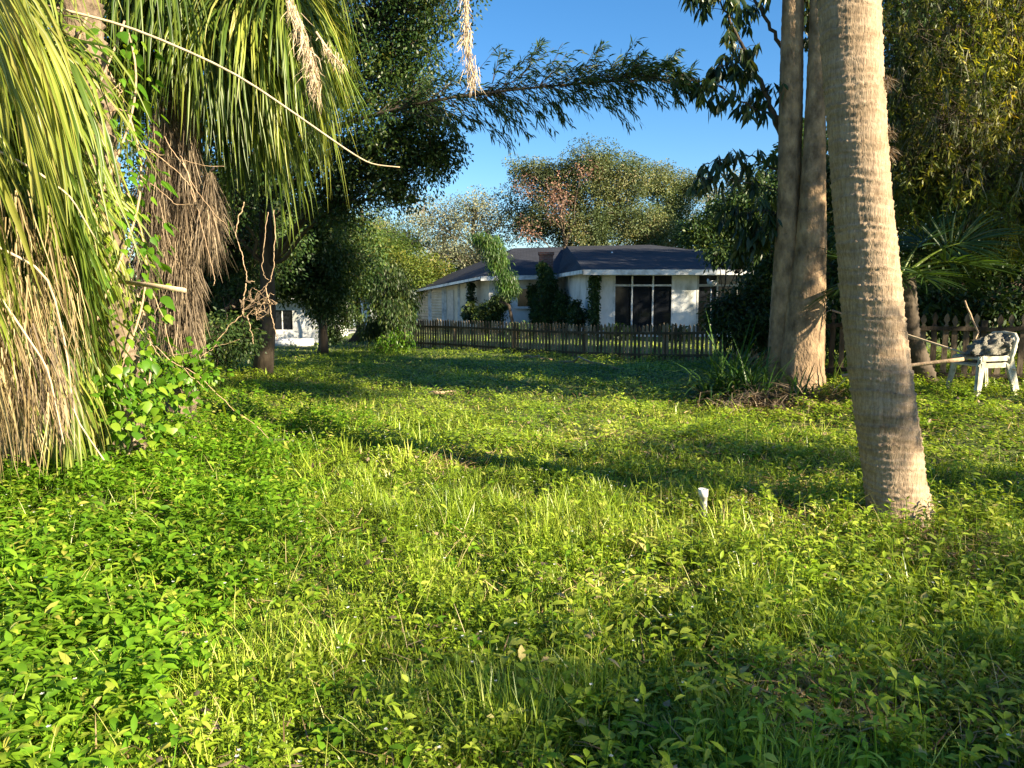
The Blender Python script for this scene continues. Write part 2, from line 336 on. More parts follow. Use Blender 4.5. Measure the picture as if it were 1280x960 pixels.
def lawn():
    g = MB(); w = MB(); c = MB()
    # ---- grass blades
    def blades(n, y0, y1, p, hs, ws, prof):
        X, Y = scatter(n, y0, y1, p); n = len(X)
        # clumping
        k = max(1, n // 9); ci = rng.integers(0, k, n); r = rng.normal(0, .035 * hs ** .5, (n, 2)) * (1 + (Y[ci] / 6))[:, None]
        tuft = rng.random(n) < .7
        X = np.where(tuft, X[ci] + r[:, 0], X); Y = np.where(tuft, Y[ci] + r[:, 1], Y)
        tall = .5 + .5 * np.clip(fuzz(X, Y, .9, 0) + .6, 0, 2)
        ctr = np.exp(-((X + .1 + .05 * Y) / 1.5) ** 2) * (1 - ss(7, 11, Y))
        keep = rng.random(n) < (1 - .8 * wedmask(X, Y)) * (.55 + .45 * ctr) * (1 - .5 * drymask(X, Y))
        X, Y, tall, ctr = X[keep], Y[keep], tall[keep], ctr[keep]; m = len(X)
        H = hs * tall * (.75 + .6 * ctr) * (.55 + .75 * ss(-.5, .8, fuzz(X, Y, .32, 1))) * rng.uniform(.5, 1.3, m)
        az = rng.random(m) * 6.283; le = np.abs(rng.normal(0, .5, m)) + .12
        D = np.stack([np.cos(az) * np.sin(le), np.sin(az) * np.sin(le), np.cos(le)], 1)
        P = np.stack([X, Y, gz(X, Y) - .01], 1)
        sd = np.stack([-np.sin(az), np.cos(az), np.zeros(m)], 1) + rng.normal(0, .4, (m, 3))
        rn = np.clip(rng.random(m) * .85 + .12 * fuzz(X, Y, 1.2, 3) + .18 * (drymask(X, Y) + .3 * ctr), 0, 1)
        g.strips(P, D, H, ws * rng.uniform(.6, 1.4, m), prof, rng.uniform(.2, 1.7, m), side=sd, rnd=rn)
    blades(185000, 2.0, 6, 1.2, .155, .0066, BLADE)
    blades(130000, 6, 13, 1.3, .15, .012, BLADE2)
    blades(80000, 13, 32, 1.2, .17, .028, BLADE2)
    # long seed stems
    X, Y = scatter(1800, 2.2, 9, 1.2); k = len(X); az = rng.random(k) * 6.28
    D = np.stack([np.cos(az) * .4, np.sin(az) * .4, np.ones(k)], 1)
    g.strips(np.stack([X, Y, gz(X, Y)], 1), D, rng.uniform(.14, .32, k), .003, BLADE, rng.uniform(.2, .9, k), rnd=rng.uniform(.75, 1, k))
    # ---- broad wedge of cover plants
    def rosettes(mb, X, Y, hgt, L, W, per, prof, fold, spread, tilt=(.15, .9), rn=None, stem=True):
        n = len(X)
        top = np.stack([X, Y, gz(X, Y) + hgt], 1)
        if stem:
            b = top.copy(); b[:, :2] += rng.normal(0, .03, (n, 2)); b[:, 2] = gz(X, Y) - .01
            mb.strips(b, top - b, np.linalg.norm(top - b, axis=1), .005, [(0, 1), (1, .7)], 0., rnd=rng.uniform(0, .5, n))
        az0 = rng.random(n) * 6.28
        for q in range(per):
            az = az0 + q * 2 * np.pi / per * (1 if per > 2 else 1) + rng.normal(0, .35, n)
            el = rng.uniform(*tilt, n); lay = (q % 2) * .35
            D = np.stack([np.cos(az) * np.cos(el), np.sin(az) * np.cos(el), np.sin(el)], 1)
            P = top - np.stack([np.zeros(n), np.zeros(n), lay * hgt * .4], 1) + D * spread
            sd = np.stack([-np.sin(az), np.cos(az), np.zeros(n)], 1) + rng.normal(0, .25, (n, 3))
            mb.strips(P, D, L * rng.uniform(.6, 1.25, n), W * rng.uniform(.7, 1.2, n), prof, rng.uniform(.3, 1.1, n), side=sd, fold=fold,
                      rnd=np.clip(rng.random(n) if rn is None else rn + rng.normal(0, .15, n), 0, 1))
    n = 42000; X, Y = scatter(n, 2.0, 11, 1.35); k = rng.random(len(X)) < wedmask(X, Y); X, Y = X[k], Y[k]; k = len(X)
    hh = (.07 + .10 * np.clip(fuzz(X, Y, .5, 1) + .7, 0, 2)) * rng.uniform(.25, 1.15, k)
    fl = rng.random(k) < .05; hh[fl] *= 1.3
    rosettes(c, X, Y, hh, .072, .030, 4, LEAF2, .16, .004)
    # scattered broad cover among the grass and in far zone
    X, Y = scatter(9000, 2.2, 20, 1.2); k = rng.random(len(X)) < .35 * (1 - wedmask(X, Y)) * (.4 + .6 * (fuzz(X, Y, 1.6, 2) > 0)); X, Y = X[k], Y[k]
    rosettes(c, X, Y, rng.uniform(.04, .13, len(X)), .055, .026, 4, LEAF2, .14, .003)
    # ---- small weeds
    X, Y = scatter(52000, 2.0, 7, 1.2); k = rng.random(len(X)) < (1 - .85 * wedmask(X, Y)) * (.45 + .55 * ss(-.4, .5, fuzz(X, Y, .7, 2))); X, Y = X[k], Y[k]
    rosettes(w, X, Y, rng.uniform(.015, .09, len(X)) * (.5 + 1.1 * ss(-.4, .7, fuzz(X, Y, .3, 1))), .030, .0145, 4, LEAF1, .12, .002, rn=.35 + .2 * fuzz(X, Y, .5, 2) + .4 * drymask(X, Y))
    X, Y = scatter(95000, 7, 22, 1.3); k = rng.random(len(X)) < (1 - .8 * wedmask(X, Y)) * (.5 + .5 * ss(-.4, .5, fuzz(X, Y, 1.2, 2))); X, Y = X[k], Y[k]
    rosettes(w, X, Y, rng.uniform(.02, .12, len(X)) * (.5 + 1.2 * ss(-.4, .7, fuzz(X, Y, .45, 1))), .055, .026, 3, LEAF1, 0, .003, rn=.45 + .2 * fuzz(X, Y, .9, 2), stem=False)
    # taller soft weeds, foreground
    X, Y = scatter(2000, 2.1, 6.5, 1.2); k = (rng.random(len(X)) < (.2 + .8 * ss(-.5, 1.2, X))); X, Y = X[k], Y[k]
    for lv in (.5, .75, 1.0):
        rosettes(w, X, Y, .2 * lv * rng.uniform(.7, 1.2, len(X)), .06, .022, 3, LEAF2, .14, .004, rn=.4 + .2 * rng.random(len(X)))
    X, Y = scatter(420, 2.3, 5.5, 1.0); k = X > -.3; X, Y = X[k], Y[k]
    rosettes(w, X, Y, rng.uniform(.05, .12, len(X)), .07, .04, 4, LEAF2, .12, .006, rn=.5 + .3 * rng.random(len(X)))
    tag(g.build('grass', M['grass']), 'long green and straw flecked lawn grass covering the yard', 'grass', kind='stuff')
    tag(c.build('ground_cover', M['cover']), 'bright green broad leaved ground cover spreading in front of the left palms', 'ground cover', kind='stuff')
    tag(w.build('weeds', M['weeds']), 'low small leaved weeds mixed through the lawn', 'weeds', kind='stuff')
    # dry thatch
    d = MB(); X, Y = scatter(42000, 2.0, 14, 1.3)
    k = rng.random(len(X)) < .25 + .75 * drymask(X, Y); X, Y = X[k], Y[k]; n = len(X)
    spots = [(ground_at(575, 580), .22, 500), (ground_at(1015, 865), .2, 700), (ground_at(1130, 690), .3, 800), (ground_at(930, 640), .3, 350), (ground_at(1190, 890), .2, 400), (ground_at(960, 505), .6, 900), (ground_at(1040, 500), .5, 900)]
    for p, r, m in spots:
        X = np.concatenate([X, p[0] + rng.normal(0, r, m)]); Y = np.concatenate([Y, p[1] + rng.normal(0, r, m)])
    n = len(X); az = rng.random(n) * 6.28; el = rng.uniform(-.1, .7, n)
    D = np.stack([np.cos(az) * np.cos(el), np.sin(az) * np.cos(el), np.sin(el)], 1)
    d.strips(np.stack([X, Y, gz(X, Y) + rng.uniform(.0, .08, n)], 1), D, rng.uniform(.04, .13, n), .0045 * (1 + Y / 8), BLADE2, rng.uniform(-.3, .8, n))
    tag(d.build('dry_thatch', M['dry']), 'tan dead stems and straw lying through the lawn', 'dead grass', kind='stuff')
    X, Y = scatter(1500, 2.1, 12, 1.2); n = len(X); fl = MB()
    fl.strips(np.stack([X, Y, gz(X, Y) + rng.uniform(.02, .10, n)], 1), rdir(n) * A([1, 1, .3]), rng.uniform(.03, .08, n), rng.uniform(.015, .04, n), LEAF2, rng.uniform(-1, 1.5, n), fold=.15)
    tag(fl.build('fallen_leaves', M['deadfrond']), 'brown curled fallen leaves caught in the lawn', 'fallen leaves', kind='stuff')
    # tiny white flowers
    f = MB(); X, Y = scatter(330, 2.2, 8, 1.2); n = len(X); z = gz(X, Y) + rng.uniform(.12, .2, n)
    for q in range(5):
        az = q * 1.257 + np.zeros(n); D = np.stack([np.cos(az), np.sin(az), np.full(n, .35)], 1)
        f.strips(np.stack([X, Y, z], 1), D, .009, .007, LEAF1, 0)
    tag(f.build('small_flowers', M['petal']), 'tiny white wild flowers dotted through the foreground greenery', 'flowers', kind='stuff')
lawn()

# ------------------------------------------------------------------ plants helpers
def leaves_at(mb, C, n, sp, L, W, prof=LEAF1, droop=.3, bend=.5, fold=0., outc=None, rn=None):
    """n leaves round each centre in C"""
    k = len(C); P = np.repeat(C, n, 0); off = rdir(k * n) * (rng.random(k * n) ** .42)[:, None] * 1.75 * sp; P = P + off
    D = unit(off) + rdir(k * n) * .7; D[:, 2] -= droop
    r = np.clip(np.repeat(rng.random(k), n) * .78 + rng.random(k * n) * .22, 0, 1) if rn is None else rn
    mb.strips(P, D, L * rng.uniform(.6, 1.3, k * n), W * rng.uniform(.7, 1.2, k * n), prof, bend, side=rdir(k * n), fold=fold, rnd=r)
def in_ball(n, c, r, shell=.55):
    u = rdir(n) * (rng.random(n) ** shell)[:, None]; return A(c) + u * A(r)
def curve(a, b, n=8, up=.15, wig=.04):
    a = A(a, float); b = A(b, float); t = np.linspace(0, 1, n)[:, None]; d = np.linalg.norm(b - a)
    P = a + (b - a) * t; P[:, 2] += (np.sin(t[:, 0] * np.pi)) * up * d
    P[1:-1] += rng.normal(0, wig * d / n * 2, (n - 2, 3)); return P
def tree(name, label, cat, base, tr, top, clumps, L, W, sprays, per, mat, bark, sp=.12, droop=.3, bend=.5, group=None,
         prof=LEAF1, fold=0., twig=.006, tapert=.45, minfrac=.35, shell=.55, n=10, limbr=.28):
    root = thing(name, label, cat, base, group); tb = MB(); cr = MB()
    base = A(base, float); top = A(top, float); h = np.linalg.norm(top - base)
    tp = curve(base - UP * .1, top, 10, 0, .12); tb.tube(tp, np.concatenate([[tr * 1.5, tr * 1.12], np.linspace(tr, tr * tapert, 8)]), n, wob=.04)
    for cl in clumps:
        c = A(cl[0], float); r = np.broadcast_to(A(cl[1], float), (3,)); wgt = cl[2] if len(cl) > 2 else 1
        f = np.clip((c[2] - base[2]) / max(h, .1) * .7, minfrac, .97); s0 = tp[int(f * 9)]
        lp = curve(s0, c, 8, .08, .10); tb.tube(lp, np.linspace(tr * limbr, max(.012, tr * .06), 8), 6)
        k = max(3, int(sprays * wgt)); C = in_ball(k, c, r, shell)
        src = lp[np.minimum(7, rng.integers(4, 9, k))]
        tb.sticks(src, C, twig * 1.8, twig * .5)
        leaves_at(cr, C, per, sp, L, W, prof, droop, bend, fold)
    tb.build('trunk', bark, root); cr.build('crown', mat, root); return root

def palm_trunk_mesh(pts, rad, seed=0, rings=.055, nseg=56, step=.014, amp=.009):
    """tapered palm stem with uneven leaf-scar rings and fibre roughness"""
    r_ = np.random.default_rng(seed); P = A(pts, float); d = np.concatenate([[0], np.cumsum(np.linalg.norm(np.diff(P, axis=0), axis=1))])
    s = np.arange(0, d[-1], step); C = np.stack([np.interp(s, d, P[:, i]) for i in range(3)], 1)
    for _ in range(12): C[1:-1] = (C[:-2] + C[2:] + C[1:-1] * 2) / 4
    rr = np.interp(s, d, rad); 
    edges = [0]
    while edges[-1] < d[-1]: edges.append(edges[-1] + rings * r_.uniform(.6, 1.5))
    edges = A(edges); a = np.linspace(0, 2 * np.pi, nseg, endpoint=False)
    S = s[:, None] + .018 * np.sin(a * 1 + 1)[None] + .008 * np.sin(a * 3 + s[:, None] * 5) + .004 * r_.normal(0, 1, nseg)[None]
    idx = np.clip(np.searchsorted(edges, S) - 1, 0, len(edges) - 2); fr = np.clip((S - edges[idx]) / (edges[idx + 1] - edges[idx]), 0, 1)
    ramp_ = fr ** 1.5 * amp * r_.uniform(.4, 1.5, len(edges))[idx]
    rough = r_.normal(0, .0012, (len(s), nseg)) + .004 * np.sin(a * 5 + 2)[None] + .006 * np.sin(a * 2 + s[:, None] * 2.1)
    rowj = r_.normal(0, .0012, nseg)[None] * np.sign(np.sin(s * 9))[:, None]
    RR = rr[:, None] + ramp_ + rough + rowj
    V = C[:, None, :] + np.stack([np.cos(a)[None] * RR, np.sin(a)[None] * RR, np.zeros_like(RR)], -1)
    m = MB(); n = nseg; i = np.arange(len(s) - 1)[:, None] * n; j = np.arange(n)[None]; k = (j + 1) % n
    ph = np.where(fr < .1, .05 + fr * 6, .65 + .3 * fr); m.add(V.reshape(-1, 3), np.stack([i + j, i + k, i + n + k, i + n + j], -1).reshape(-1, 4), rnd=np.clip(ph.ravel() + r_.normal(0, .08, ph.size), 0, 1))
    return m

def frond(parent, mat, base, az, el, plen, seglen, nseg=46, gp=.9, wd=.028, bend=1.8, name='frond', fan=2.2, pm=None, rn=(0, 1), stub=True, jit=.03):
    """costapalmate fan leaf on a petiole that arches under gravity"""
    m = MB(); d = A([math.sin(az) * math.cos(el), math.cos(az) * math.cos(el), math.sin(el)]); p = A(base, float); P = [p.copy()]
    for i in range(9):
        d = unit(d - UP * gp * .11); p = p + d * plen / 9; P.append(p.copy())
    P = A(P); m.tube(P, np.linspace(.022, .011, len(P)), 5, rnd=.55)
    T = d.copy(); S = unit(np.cross(T, UP + rng.normal(0, .25, 3))); N = np.cross(S, T)
    # short costa the segments leave from
    co = [p.copy()]; dd = d.copy()
    for i in range(6):
        dd = unit(dd - UP * gp * .16); co.append(co[-1] + dd * seglen * .07)
    co = A(co); m.tube(co, np.linspace(.011, .004, 7), 4, rnd=.6)
    a = np.linspace(-fan, fan, nseg) + rng.normal(0, .03, nseg); q = 1 - np.abs(a) / fan
    st = co[np.clip((q * 6.5).astype(int), 0, 6)]
    D = np.cos(a)[:, None] * T + np.sin(a)[:, None] * S + N * (rng.normal(0, .10, nseg) + .25 * np.abs(np.sin(a)))[:, None]
    sd = np.cos(a)[:, None] * S - np.sin(a)[:, None] * T + N * rng.uniform(-.6, .6, nseg)[:, None]
    Ls = seglen * (.62 + .42 * q) * rng.uniform(.85, 1.1, nseg)
    m.strips(st, D, Ls, wd * rng.uniform(.7, 1.15, nseg), SEG, bend * rng.uniform(.75, 1.35, nseg), side=sd, fold=.22,
             rnd=np.clip(rng.uniform(*rn) * .5 + rng.random(nseg) * .5 * (rn[1] - rn[0]) + rn[0] * .5, 0, 1), jit=jit)
    return m.build(name, mat, parent)

def shag(parent, mat, top, bot, r0, r1, n, L, name='dead_frond', w=.008, rn=None):
    """hanging dead fibres between two points"""
    m = MB(); t = rng.random(n)[:, None]; az = rng.random(n) * 6.28; rad = (r0 + (r1 - r0) * t[:, 0]) * rng.uniform(.3, 1, n)
    P = A(top) + (A(bot) - A(top)) * t + np.stack([np.cos(az) * rad, np.sin(az) * rad, np.zeros(n)], 1)
    D = np.stack([np.cos(az) * .18, np.sin(az) * .18, -np.ones(n)], 1) + rng.normal(0, .12, (n, 3))
    m.strips(P, D, L * rng.uniform(.4, 1.2, n), w * rng.uniform(.5, 1.5, n), [(0, 1), (.3, .9), (.6, .7), (.85, .5), (1, .1)], .6, side=rdir(n), jit=.10)
    return m.build(name, mat, parent)

def cl(px, py, Y, r, w=1): return (at(px, py, Y), r, w)
# ------------------------------------------------------------------ right: leaning palm
def leaning_palm():
    b = ground_at(1129, 652); b[2] -= .05
    pts = [b, at(1126, 640, b[1]), at(1118, 600, b[1] + .0), at(1094, 420, b[1] + .02), at(1077, 240, b[1] + .05), at(1064, 60, b[1] + .1), at(1058, -60, b[1] + .15)]
    top = pts[-1] + A([-.35, .3, 5.0]); pts.append(top)
    px = b[1] / 960
    root = thing('palm_tree', 'tall leaning palm with a thick ringed tan trunk, nearest tree on the right', 'palm tree', b)
    k = 1 / math.cos(R(27))
    m = palm_trunk_mesh(pts, [47 * px, 40 * px, 36 * px, 34.5 * px, 34 * px, 34.5 * px, 34 * px, .15], 3, .05, 110, .009, .0095)
    m.build('trunk', M['palmbark'], root)
    for i in range(22):
        frond(root, M['frond'], top + rng.normal(0, .06, 3), i * 2.4, rng.uniform(-.5, 1.2), rng.uniform(.9, 1.3), .95, 30, wd=.045)
    # fibre tufts left on the shaded side of the trunk
    for (x, y) in ((1110, 100), (1113, 165), (1115, 190)):
        tf = MB(); c = at(x - 3, y, b[1]); n = 70; D = rdir(n) * .7 + A([.7, -.1, -.35]); tf.strips(c + rng.normal(0, .015, (n, 3)), D, rng.uniform(.03, .10, n), .004, BLADE2, .8); tf.build('fibre', M['deadfrond'], root)
leaning_palm()

# ------------------------------------------------------------------ twin-trunked tree behind it
def twin_tree():
    Y = 11.3; b = at(1006, 488, Y); b[2] = gz(b[0], b[1]) - .05; u = Y / 960
    root = thing('twin_trunk_tree', 'twin trunked tree with mottled grey brown bark standing behind the leaning palm', 'tree', b)
    def trunk(px, ws, seed, yoff, amp):
        pts = [at(x, y, Y + yoff) for (x, y) in px]; m = palm_trunk_mesh(pts, [w * u / 2 for w in ws], seed, .16, 40, .03, amp)
        return m.build('trunk', M['twinbark'], root)
    trunk([(981, 492), (978, 440), (981, 350), (986, 250), (990, 60), (993, -80), (996, -380)], [40, 34, 29, 27, 26, 25, 16], 5, .12, .006)
    trunk([(1002, 500), (1002, 460), (1006, 400), (1014, 300), (1018, 180), (1021, 60), (1023, -60), (1030, -380)], [62, 52, 46, 36, 24, 18, 17, 10], 8, -.1, .008)
    cr = MB(); br = MB()
    def twigs(path, r0, nl, spread, Lf=.24):
        """a branch with drooping big leaves set in clusters along side twigs"""
        P = A([at(*p) for p in path]); 
        d = np.concatenate([[0], np.cumsum(np.linalg.norm(np.diff(P, axis=0), axis=1))]); s = np.linspace(0, d[-1], 26)
        C = np.stack([np.interp(s, d, P[:, i]) for i in range(3)], 1)
        for _ in range(2): C[1:-1] = (C[:-2] + C[2:] + 2 * C[1:-1]) / 4
        C[1:-1] += rng.normal(0, .012, (24, 3)); br.tube(C, np.linspace(r0, .006, 26), 6)
        st = C[rng.integers(7, 26, nl)]; e = st + unit(rdir(nl) * A([1, .8, .8]) + A([-.25, 0, -.1])) * rng.uniform(.1, spread, nl)[:, None]
        br.sticks(st, e, .006, .003, .02)
        for q in range(8):
            off = rng.normal(0, .03, (nl, 3)); D = rdir(nl) * .6 + A([0, 0, -.75]); Lq = rng.uniform(.6, 1.15, nl) * Lf
            cr.strips(e + off, D, Lq, Lq * .26, LEAF2, .5, side=rdir(nl), fold=.12)
    B = Y + .4
    twigs([(978, 170, B), (958, 120, B), (935, 70, B - .1), (912, 25, B - .2), (885, -20, B - .3)], .05, 34, .42)
    twigs([(978, 145, B), (950, 140, B), (900, 108, B - .2), (858, 98, B - .2)], .018, 26, .34)
    twigs([(978, 215, B), (940, 195, B), (900, 200, B), (878, 205, B)], .016, 15, .25)
    twigs([(978, 240, B), (945, 230, B), (905, 222, B), (868, 222, B)], .012, 10, .15)
    twigs([(978, 60, B), (955, 20, B), (930, -20, B), (850, -25, B)], .03, 34, .42)
    twigs([(935, 70, B), (918, 74, B), (898, 86, B)], .01, 12, .22)
    twigs([(978, 270, B), (955, 262, B), (925, 268, B + .1)], .016, 22, .38)
    twigs([(980, 300, B), (952, 292, B + .1), (930, 300, B + .2)], .016, 26, .40)
    twigs([(1012, 70, B), (1018, 20, B), (1022, -60, B)], .03, 26, .3)
    # crown above the frame
    for c in [(900, -230, Y + 1), (1000, -330, Y), (1090, -260, Y + 1), (960, -420, Y + .5), (1060, -420, Y)]:
        cc = at(*c); C = in_ball(150, cc, (1.3, 1.3, .9)); br.tube(curve(at(1005, -200, Y), cc, 6), np.linspace(.06, .015, 6), 6); br.sticks(np.repeat(cc[None], 150, 0), C, .008, .003)
        leaves_at(cr, C, 7, .1, .2, .055, LEAF2, .7)
    br.build('branches', M['bark'], root); cr.build('crown', M['big'], root)
twin_tree()

# ------------------------------------------------------------------ left palms
def left_palms():
    # the one whose fronds stream down the left edge
    c = A([-4.75, 5.9, 3.9]); b = onz(-4.75, 5.9, -.05)
    root = thing('palm_tree', 'palm at the left edge whose long yellow green fronds sweep down to the ground cover', 'palm tree', b)
    palm_trunk_mesh([b, b + A([.05, 0, 2]), c], [.2, .17, .17], 21, .08, 32, .03, .02).build('trunk', M['bootbark'], root)
    k = 0
    for i in range(44):
        az = rng.uniform(.2, 2.9) if i % 4 else rng.uniform(0, 6.28); el = rng.uniform(-1.2, .7)
        dead = el < -.75 and rng.random() < .5
        frond(root, M['straw'] if dead else M['frond'], c + rng.normal(0, .10, 3) - UP * (.6 * max(0, -el)), az, el, rng.uniform(.7, 1.25), rng.uniform(1.15, 1.7), 38,
              gp=rng.uniform(1.0, 1.8), wd=.028, bend=rng.uniform(1.4, 3.0), name='dead_frond' if dead else 'frond', rn=(.15, .9) if not dead else (0, 1), jit=.05)
    for i in range(58):
        h = rng.uniform(1.5, 3.5); q = A([-4.5 + rng.uniform(-.1, .95), 6.1 + rng.normal(0, .25), h]); dead = rng.random() < (.24 if h < 2.3 else .14)
        frond(root, M['straw'] if dead else M['frond'], q, rng.uniform(.5, 2.6), rng.uniform(-1.3, -.6), rng.uniform(.3, .6), rng.uniform(.85, 1.25), 30, gp=1.2, wd=.024, bend=rng.uniform(.8, 2.4), fan=rng.uniform(.8, 1.6),
              name='dead_frond' if dead else 'frond', rn=(.1, 1), jit=.09)
    shag(root, M['straw'], at(0, 230, 5.0), at(40, 400, 5.2), .3, .35, 320, .55, 'dead_fibre', .007)
    shag(root, M['straw'], at(-20, 330, 4.7), at(10, 500, 4.8), .25, .35, 650, .5, 'dead_fibre', .008)
    shag(root, M['deadfrond'], at(10, 400, 4.8), at(40, 510, 4.9), .25, .35, 500, .35, 'dead_fibre', .008)
    # green sprays over the straw, then near big blades at the far left
    for i in range(34):
        frond(root, M['frond'], A([-4.1 + rng.uniform(-.6, .85), 5.6, rng.uniform(1.3, 3.9)]), rng.uniform(.6, 2.4), rng.uniform(-1.3, -.9), .3, rng.uniform(.7, 1.0), 26, gp=1.2, wd=.024, bend=rng.uniform(.4, 1.6), fan=rng.uniform(.7, 1.3), rn=(0, .85), jit=.09)
    for (x, y, Y, az, el, L, mt, rn) in ((-60, -90, 4.0, .9, -.75, 1.45, 'frond', (.6, 1)), (-10, -60, 4.4, .5, -1.0, 1.3, 'frond', (.5, 1)), (-110, 150, 4.1, 1.0, -.7, 1.3, 'frond', (.4, .9)),
                                         (-70, 60, 4.5, .6, -1.1, 1.5, 'frond', (.4, 1)), (30, -40, 4.9, .7, -1.1, 1.4, 'frond', (.3, .9)), (-90, 250, 4.3, 1.1, -.8, 1.2, 'straw', (0, 1)), (-60, 300, 4.5, .9, -1.0, 1.1, 'straw', (0, 1)),
                                         (-40, 200, 4.7, .9, -1.0, 1.3, 'frond', (.2, .8)), (20, 100, 5.1, .8, -1.2, 1.4, 'frond', (.2, .8)), (60, 180, 5.3, .6, -1.25, 1.4, 'frond', (.1, .7)),
                                         (90, 250, 5.5, .3, -1.3, 1.2, 'frond', (.1, .6)), (40, 300, 5.4, .6, -1.2, 1.1, 'frond', (.1, .7)), (-30, 330, 4.9, .7, -1.1, 1.0, 'straw', (0, 1)), (0, 380, 5.0, .5, -1.2, .9, 'deadfrond', (.3, 1)), (-40, 400, 4.8, .8, -1.1, .8, 'deadfrond', (.4, 1))):
        p = at(x, y, Y); pt = p - A([math.sin(az) * math.cos(el), math.cos(az) * math.cos(el), math.sin(el)]) * .5
        frond(root, M[mt], pt, az, el, .5, L * .8, 34, gp=.5, wd=.034, bend=1.6, fan=.95, name='frond' if mt == 'frond' else 'dead_frond', rn=rn, jit=.04)
    st = MB()
    for pa in ([(-20, 180, 4.6), (40, 210, 4.7), (88, 245, 4.9), (120, 300, 5.1)], [(-30, 330, 4.5), (20, 400, 4.6), (60, 460, 4.7), (80, 555, 4.7)], [(-20, 300, 4.6), (60, 340, 4.8), (84, 440, 5), (92, 520, 5), (130, 575, 4.8)]):
        P = A([at(*q) for q in pa]); t = np.linspace(0, len(P) - 1, 16); C = np.stack([np.interp(t, range(len(P)), P[:, i]) for i in range(3)], 1)
        C[1:-1] = (C[:-2] + C[2:] + C[1:-1] * 2) / 4; st = MB(); st.tube(C, np.linspace(.009, .004, 16), 6); st.build('leaf_stalk', M['stalk'], root)

    # middle trunk, wrapped in vine
    b = onz(-3.55, 6.9, -.05); c = A([-3.75, 6.9, 4.3])
    root = thing('palm_tree', 'palm trunk smothered in leafy vine between the two masses of fronds', 'palm tree', b)
    palm_trunk_mesh([b, (b + c) / 2 + A([.05, 0, 0]), c], [.17, .15, .18], 22, .09, 32, .03, .045).build('trunk', M['bootbark'], root)
    for i in range(26):
        frond(root, M['frond'], c + rng.normal(0, .08, 3), rng.uniform(2.7, 5.4), rng.uniform(-.5, .9), rng.uniform(.8, 1.2), rng.uniform(1.0, 1.35), 34, gp=1.3, wd=.028, bend=rng.uniform(1.4, 3.0), rn=(.05, .9), jit=.07)
    stk = MB(); stk.tube(A([at(150, 352, 6.6), at(190, 357, 6.3), at(231, 363, 6.0)]), [.018, .02, .019], 7); stk.build('cut_stalk', M['stalk'], root)
    v = thing('climbing_vine', 'bright heart leaved vine climbing the middle left palm trunk', 'vine', b)
    lv = MB(); sm = MB(); n = 800
    t = rng.random(n); az = rng.uniform(0, 6.28, n); rad = .16 + .26 * rng.random(n)
    n = len(t)
    P = np.stack([b[0] + .1 - .1 * t + np.cos(az) * rad * 1.1, b[1] + np.sin(az) * rad, b[2] + .1 + t * 3.6], 1); D = np.stack([np.cos(az), np.sin(az), np.full(n, -.6)], 1) + rdir(n) * .5
    sz = rng.uniform(.05, .11, n) * np.where(rng.random(n) < .08, 1.9, 1); lv.strips(P, D, sz, sz * .62, [(0, .5), (.15, 1), (.4, .95), (.7, .55), (1, .04)], .9, fold=.1)
    n = 300; C = at(165, 500, 6.2) + rng.normal(0, 1, (n, 3)) * A([.28, .25, .18]); lv.strips(C, rdir(n) * .6 + A([.2, -.4, -.2]), rng.uniform(.05, .12, n), rng.uniform(.04, .09, n), [(0, .5), (.15, 1), (.4, .95), (.7, .55), (1, .04)], .9, fold=.1)
    for q in range(5):
        tt = np.linspace(0, 1, 30); a = q * 1.3 + tt * 6; sm.tube(np.stack([b[0] + np.cos(a) * .27, b[1] + np.sin(a) * .27, b[2] + tt * 3.8], 1), .01, 5)
    lv.build('leaves', M['vine'], v); sm.build('stem', M['twig'], v)

    # the palm whose crown arches over the gap
    b = onz(-3.75, 8.6, -.05); c = at(235, -70, 8.6)
    root = thing('palm_tree', 'palm left of the gap with green fronds arching over a brown skirt of dead ones', 'palm tree', b)
    palm_trunk_mesh([b, (b + c) / 2, c], [.15, .13, .17], 23, .09, 32, .03, .045).build('trunk', M['bootbark'], root)
    for i in range(58):
        az = rng.uniform(-.1, 2.15) if i % 8 else rng.uniform(3.6, 6.28); el = rng.uniform(-.75, .9)
        frond(root, M['frond'], c + rng.normal(0, .10, 3), az, el, rng.uniform(.8, 1.35), rng.uniform(1.05, 1.5), 42, gp=rng.uniform(.8, 1.6), wd=.028, bend=rng.uniform(1.3, 3.2), rn=(.1, .95), jit=.07)
    T = lambda x, y: at(x, y, 8.3)
    shag(root, M['deadfrond'], T(205, 120), T(195, 300), .10, .17, 1500, .7)
    shag(root, M['deadfrond'], T(235, 160), T(225, 350), .08, .14, 1200, .55)
    shag(root, M['deadfrond'], T(262, 215), T(258, 290),   .06, .12, 900, .5)
    shag(root, M['deadfrond'], T(185, 230), T(205, 400), .12, .2, 900, .5)
    shag(root, M['deadfrond'], T(228, 330), T(228, 420), .2, .22, 900, .4)
    shag(root, M['deadfrond'], T(300, 0), T(330, 30), .2, .3, 260, .5)
    for i in range(34):
        frond(root, M['frond'], c + rng.normal(0, .12, 3) - UP * .1, rng.uniform(1.8, 4.9), rng.uniform(-.7, .5), rng.uniform(.3, .8), rng.uniform(.9, 1.35), 38, gp=rng.uniform(.8, 1.4), wd=.024, bend=rng.uniform(1.6, 3.0), rn=(.0, .9), jit=.07)
